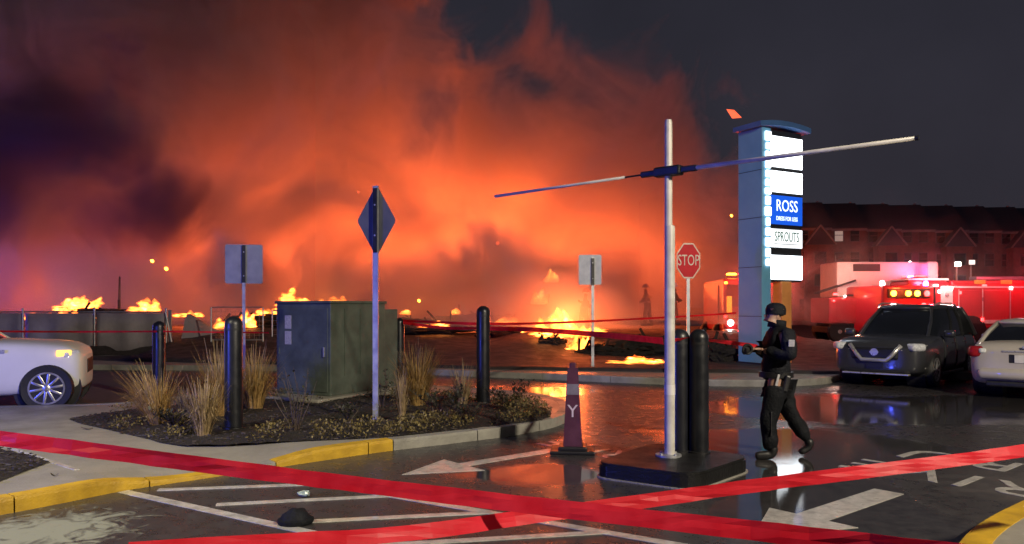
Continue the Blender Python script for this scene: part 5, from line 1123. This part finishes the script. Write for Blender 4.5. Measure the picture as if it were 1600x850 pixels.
for i, (px, py, Y) in enumerate(((1495, 413, 46), (1517, 410, 46))):
    q = P(px, py, Y); fl = thing('floodlight', ('white floodlight on a mast above the red engine', 'dimmer squarish floodlight on a mast right of the round one')[i], 'floodlight', (q.x, q.y, 0), 0, 'floodlights beyond the engines')
    MB().tube([(0, 0, 0), (0, 0, q.z - .1)], .05, 8).build('mast', M_galv, fl); MB().box((0, 0, q.z), (.45, .2, .32), bev=.08).build('lamp_head', M_plast, fl); MB().box((0, -.11, q.z), (.36, .02, .26), bev=.008).build('lens', M_whitel if not i else glow('dim_lamp', (1, .85, .75), 1.6), fl)

# ------------------------------------------------------------------ terrace of houses beyond the lot
Yh = 95.0
lit_win = glow('lit_house_window', (1, .8, .65), .22)
def house(k, x, y, wd, label):
    t = thing('terraced_house', label, 'house', (x, y, 0), -.16, 'terraced houses'); H = 11.6; RH = 3.6; dp = 10
    MB().box((wd / 2, dp / 2, H / 2), (wd - .02, dp, H)).build('wall', M_brick, t)
    MB().add([(0.02, -.3, H - .1), (wd - .02, -.3, H - .1), (wd - .02, dp / 2, H + RH), (.02, dp / 2, H + RH), (.02, dp + .3, H - .1), (wd - .02, dp + .3, H - .1), (.02, -.3, H - .28), (wd - .02, -.3, H - .28), (.02, dp + .3, H - .28), (wd - .02, dp + .3, H - .28)],
             [(0, 1, 2, 3), (3, 2, 5, 4), (6, 7, 1, 0), (4, 5, 9, 8), (6, 0, 3, 4, 8), (1, 7, 9, 5, 2), (6, 8, 9, 7)]).build('roof', M_roof, t)
    MB().prism([(-.45, H - .4), (dp / 2, H + RH + .35), (dp + .4, H - .4)], -.14, .14, Matrix(((0, 0, 1, 0), (1, 0, 0, 0), (0, 1, 0, 0), (0, 0, 0, 1)))).build('party_wall', M_party, t)
    MB().box((wd / 2, -.22, H - .35), (wd - .05, .22, .28)).build('eaves_board', M_trim, t); MB().box((.25, -.12, H * .6), (.12, .12, H * .75)).build('downpipe', M_trim, t)
    for fl in range(4):
        for q in (.3, .7):
            if fl == 1 and k % 2 and q == .7: continue
            f = MB().box((wd * q, -.04, 1.9 + fl * 2.9), (1.15, .1, 1.7)).build('window', M_wfr, t); MB().box((wd * q, -.095, 1.9 + fl * 2.9), (.95, .03, 1.5)).build('pane', lit_win if (k * 7 + fl * 3 + int(q * 10)) % 19 == 0 else M_pane, f); MB().box((wd * q, -.115, 1.9 + fl * 2.9), (.95, .03, .06)).build('sash_bar', M_wfr, f)
    if k % 2 == 0:
        b = MB().box((wd * .62, -1.0, 4.6), (3.0, 2.0, 9.2)).build('bay', M_brick, t); Z = 9.2
        MB().add([(wd * .62 - 1.75, -2.2, Z), (wd * .62 + 1.75, -2.2, Z), (wd * .62, -2.2, Z + 2.3), (wd * .62 - 1.75, .1, Z), (wd * .62 + 1.75, .1, Z), (wd * .62, .1, Z + 2.3)], [(0, 1, 2), (5, 4, 3), (0, 2, 5, 3), (2, 1, 4, 5), (1, 0, 3, 4)]).build('gable_roof', M_roof, b)
        for s_ in (-1, 1): MB().tube([(wd * .62 + s_ * 1.8, -2.26, Z - .03), (wd * .62, -2.26, Z + 2.34)], .10, 6).build('barge_board', M_trim, b)
        for z in (2.0, 4.9, 7.6): MB().box((wd * .62, -2.03, z), (1.5, .08, 1.6)).build('bay_window', M_wfr, b); 
        for z in (2.0, 4.9, 7.6): MB().box((wd * .62, -2.08, z), (1.3, .04, 1.4)).build('bay_pane', M_pane, b)
desc = ('house at the left end of the terrace, half behind the sign panels', 'second terraced house, its flat brick front right of the pylon', 'third terraced house, with gabled bay above the pale truck body', 'terraced house above the amber lamps, flat brick front', 'gabled terraced house above the white floodlight', 'terraced house with flat front above the red engine cab', 'gabled terraced house above the red engine body', 'house at the right end of the terrace where the picture ends')
for k in range(8):
    wd = 4.7; x = 34.6 + k * wd * math.cos(.16) ; y = Yh - k * wd * math.sin(.16) * -1 * .0 + k * .75
    house(k, x, y, wd, desc[k])
lamp('house_fill', (52, 78, 7), (1, .42, .60), 1300, 1.0)  # unseen pinkish fill light for the house fronts

# ------------------------------------------------------------------ smoke
def smoke(label, ell, dens, col, nscale, thr, soft, nrough=.6, dist=.7, aniso=.2, amp=1.0, seed=(0, 0, 0)):
    bm = bmesh.new(); lo = Vector((1e9,) * 3); hi = Vector((-1e9,) * 3)
    for c, r in ell:
        lo = Vector(map(min, lo, Vector(c) - Vector(r) * 1.05)); hi = Vector(map(max, hi, Vector(c) + Vector(r) * 1.05))
    lo.z = max(lo.z, .95); bmesh.ops.create_cube(bm, size=1); bmesh.ops.scale(bm, vec=hi - lo, verts=bm.verts); bmesh.ops.translate(bm, vec=(hi + lo) / 2, verts=bm.verts)
    me = bpy.data.meshes.new('smoke'); bm.to_mesh(me); bm.free(); o = tag(link('smoke', me), label, None, None, 'stuff')
    m = bpy.data.materials.new('smoke_volume'); m.use_nodes = True; nt = m.node_tree; nt.nodes.clear(); N = nt.nodes.new; L = nt.links.new
    out = N('ShaderNodeOutputMaterial'); v = N('ShaderNodeVolumePrincipled'); L(v.outputs[0], out.inputs['Volume']); v.inputs['Color'].default_value = (*col, 1); v.inputs['Anisotropy'].default_value = aniso
    g = N('ShaderNodeNewGeometry')
    def mr(i, a, b, c, d, cl=True):
        q = N('ShaderNodeMapRange'); q.clamp = cl; L(i, q.inputs[0])
        for k, x in enumerate((a, b, c, d)): q.inputs[k + 1].default_value = x
        return q.outputs[0]
    def mth(op, a, b):
        q = N('ShaderNodeMath'); q.operation = op
        for k, x in enumerate((a, b)):
            if hasattr(x, 'links'): L(x, q.inputs[k])
            else: q.inputs[k].default_value = x
        return q.outputs[0]
    f = None
    for c, r in ell:
        mp = N('ShaderNodeMapping'); mp.vector_type = 'TEXTURE'; mp.inputs['Location'].default_value = c; mp.inputs['Scale'].default_value = r; L(g.outputs['Position'], mp.inputs[0])
        ln = N('ShaderNodeVectorMath'); ln.operation = 'LENGTH'; L(mp.outputs[0], ln.inputs[0]); e = mr(ln.outputs['Value'], 0, 1, 1, 0, False)
        if f is None: f = e
        else:
            q = N('ShaderNodeMath'); q.operation = 'SMOOTH_MAX'; L(f, q.inputs[0]); L(e, q.inputs[1]); q.inputs[2].default_value = .15; f = q.outputs[0]
    sh = N('ShaderNodeMapping'); sh.inputs['Location'].default_value = seed; L(g.outputs['Position'], sh.inputs[0])
    nz = N('ShaderNodeTexNoise'); nz.inputs['Scale'].default_value = nscale; nz.inputs['Detail'].default_value = 5; nz.inputs['Roughness'].default_value = nrough; nz.inputs['Distortion'].default_value = dist; L(sh.outputs[0], nz.inputs['Vector'])
    s = mth('ADD', f, mth('MULTIPLY', mth('SUBTRACT', nz.outputs[0], .5), amp * 2))
    d = mth('MULTIPLY', mr(s, thr, thr + soft, 0, 1), mr(nz.outputs[0], .36, .66, .26, 1.45))
    L(mth('MULTIPLY', d, dens), v.inputs['Density']); me.materials.append(m)
smoke('glowing orange smoke rolling up from the burning lot', [((-11.5, 42, 9), (14, 9, 12)), ((-18, 43, 22), (17.5, 10, 13)), ((1.5, 42, 9.0), (11, 8, 8)), ((7.8, 41, 5.0), (6.8, 6, 7.5)), ((-24, 41, 5), (12, 8, 7)), ((-33, 43, 17), (14, 8, 16)), ((-6, 32, 1.8), (20, 7, 3.2)), ((1.5, 25, 1.0), (4.5, 4, 2.0))], .42, (.82, .72, .69), .165, .16, .38, .66, .9, .15, 1.08)
smoke('thin reddish haze hanging round the fire engines', [((17, 34, 2.6), (10, 5, 4.2))], .016, (.8, .76, .75), .3, .1, .5)
smoke('dark unlit plume drifting left across the glow', [((-19.5, 32.5, 9.5), (5.5, 3, 4.5)), ((-15.5, 33, 5.6), (4.0, 2.6, 3.0)), ((-24.5, 32.5, 7.5), (6.5, 3, 6.0)), ((-12.3, 33, 3.2), (3, 2, 1.8))], .75, (.22, .17, .27), .19, .16, .55, .6, .9, .1, 1.0, (3, 1, 5))
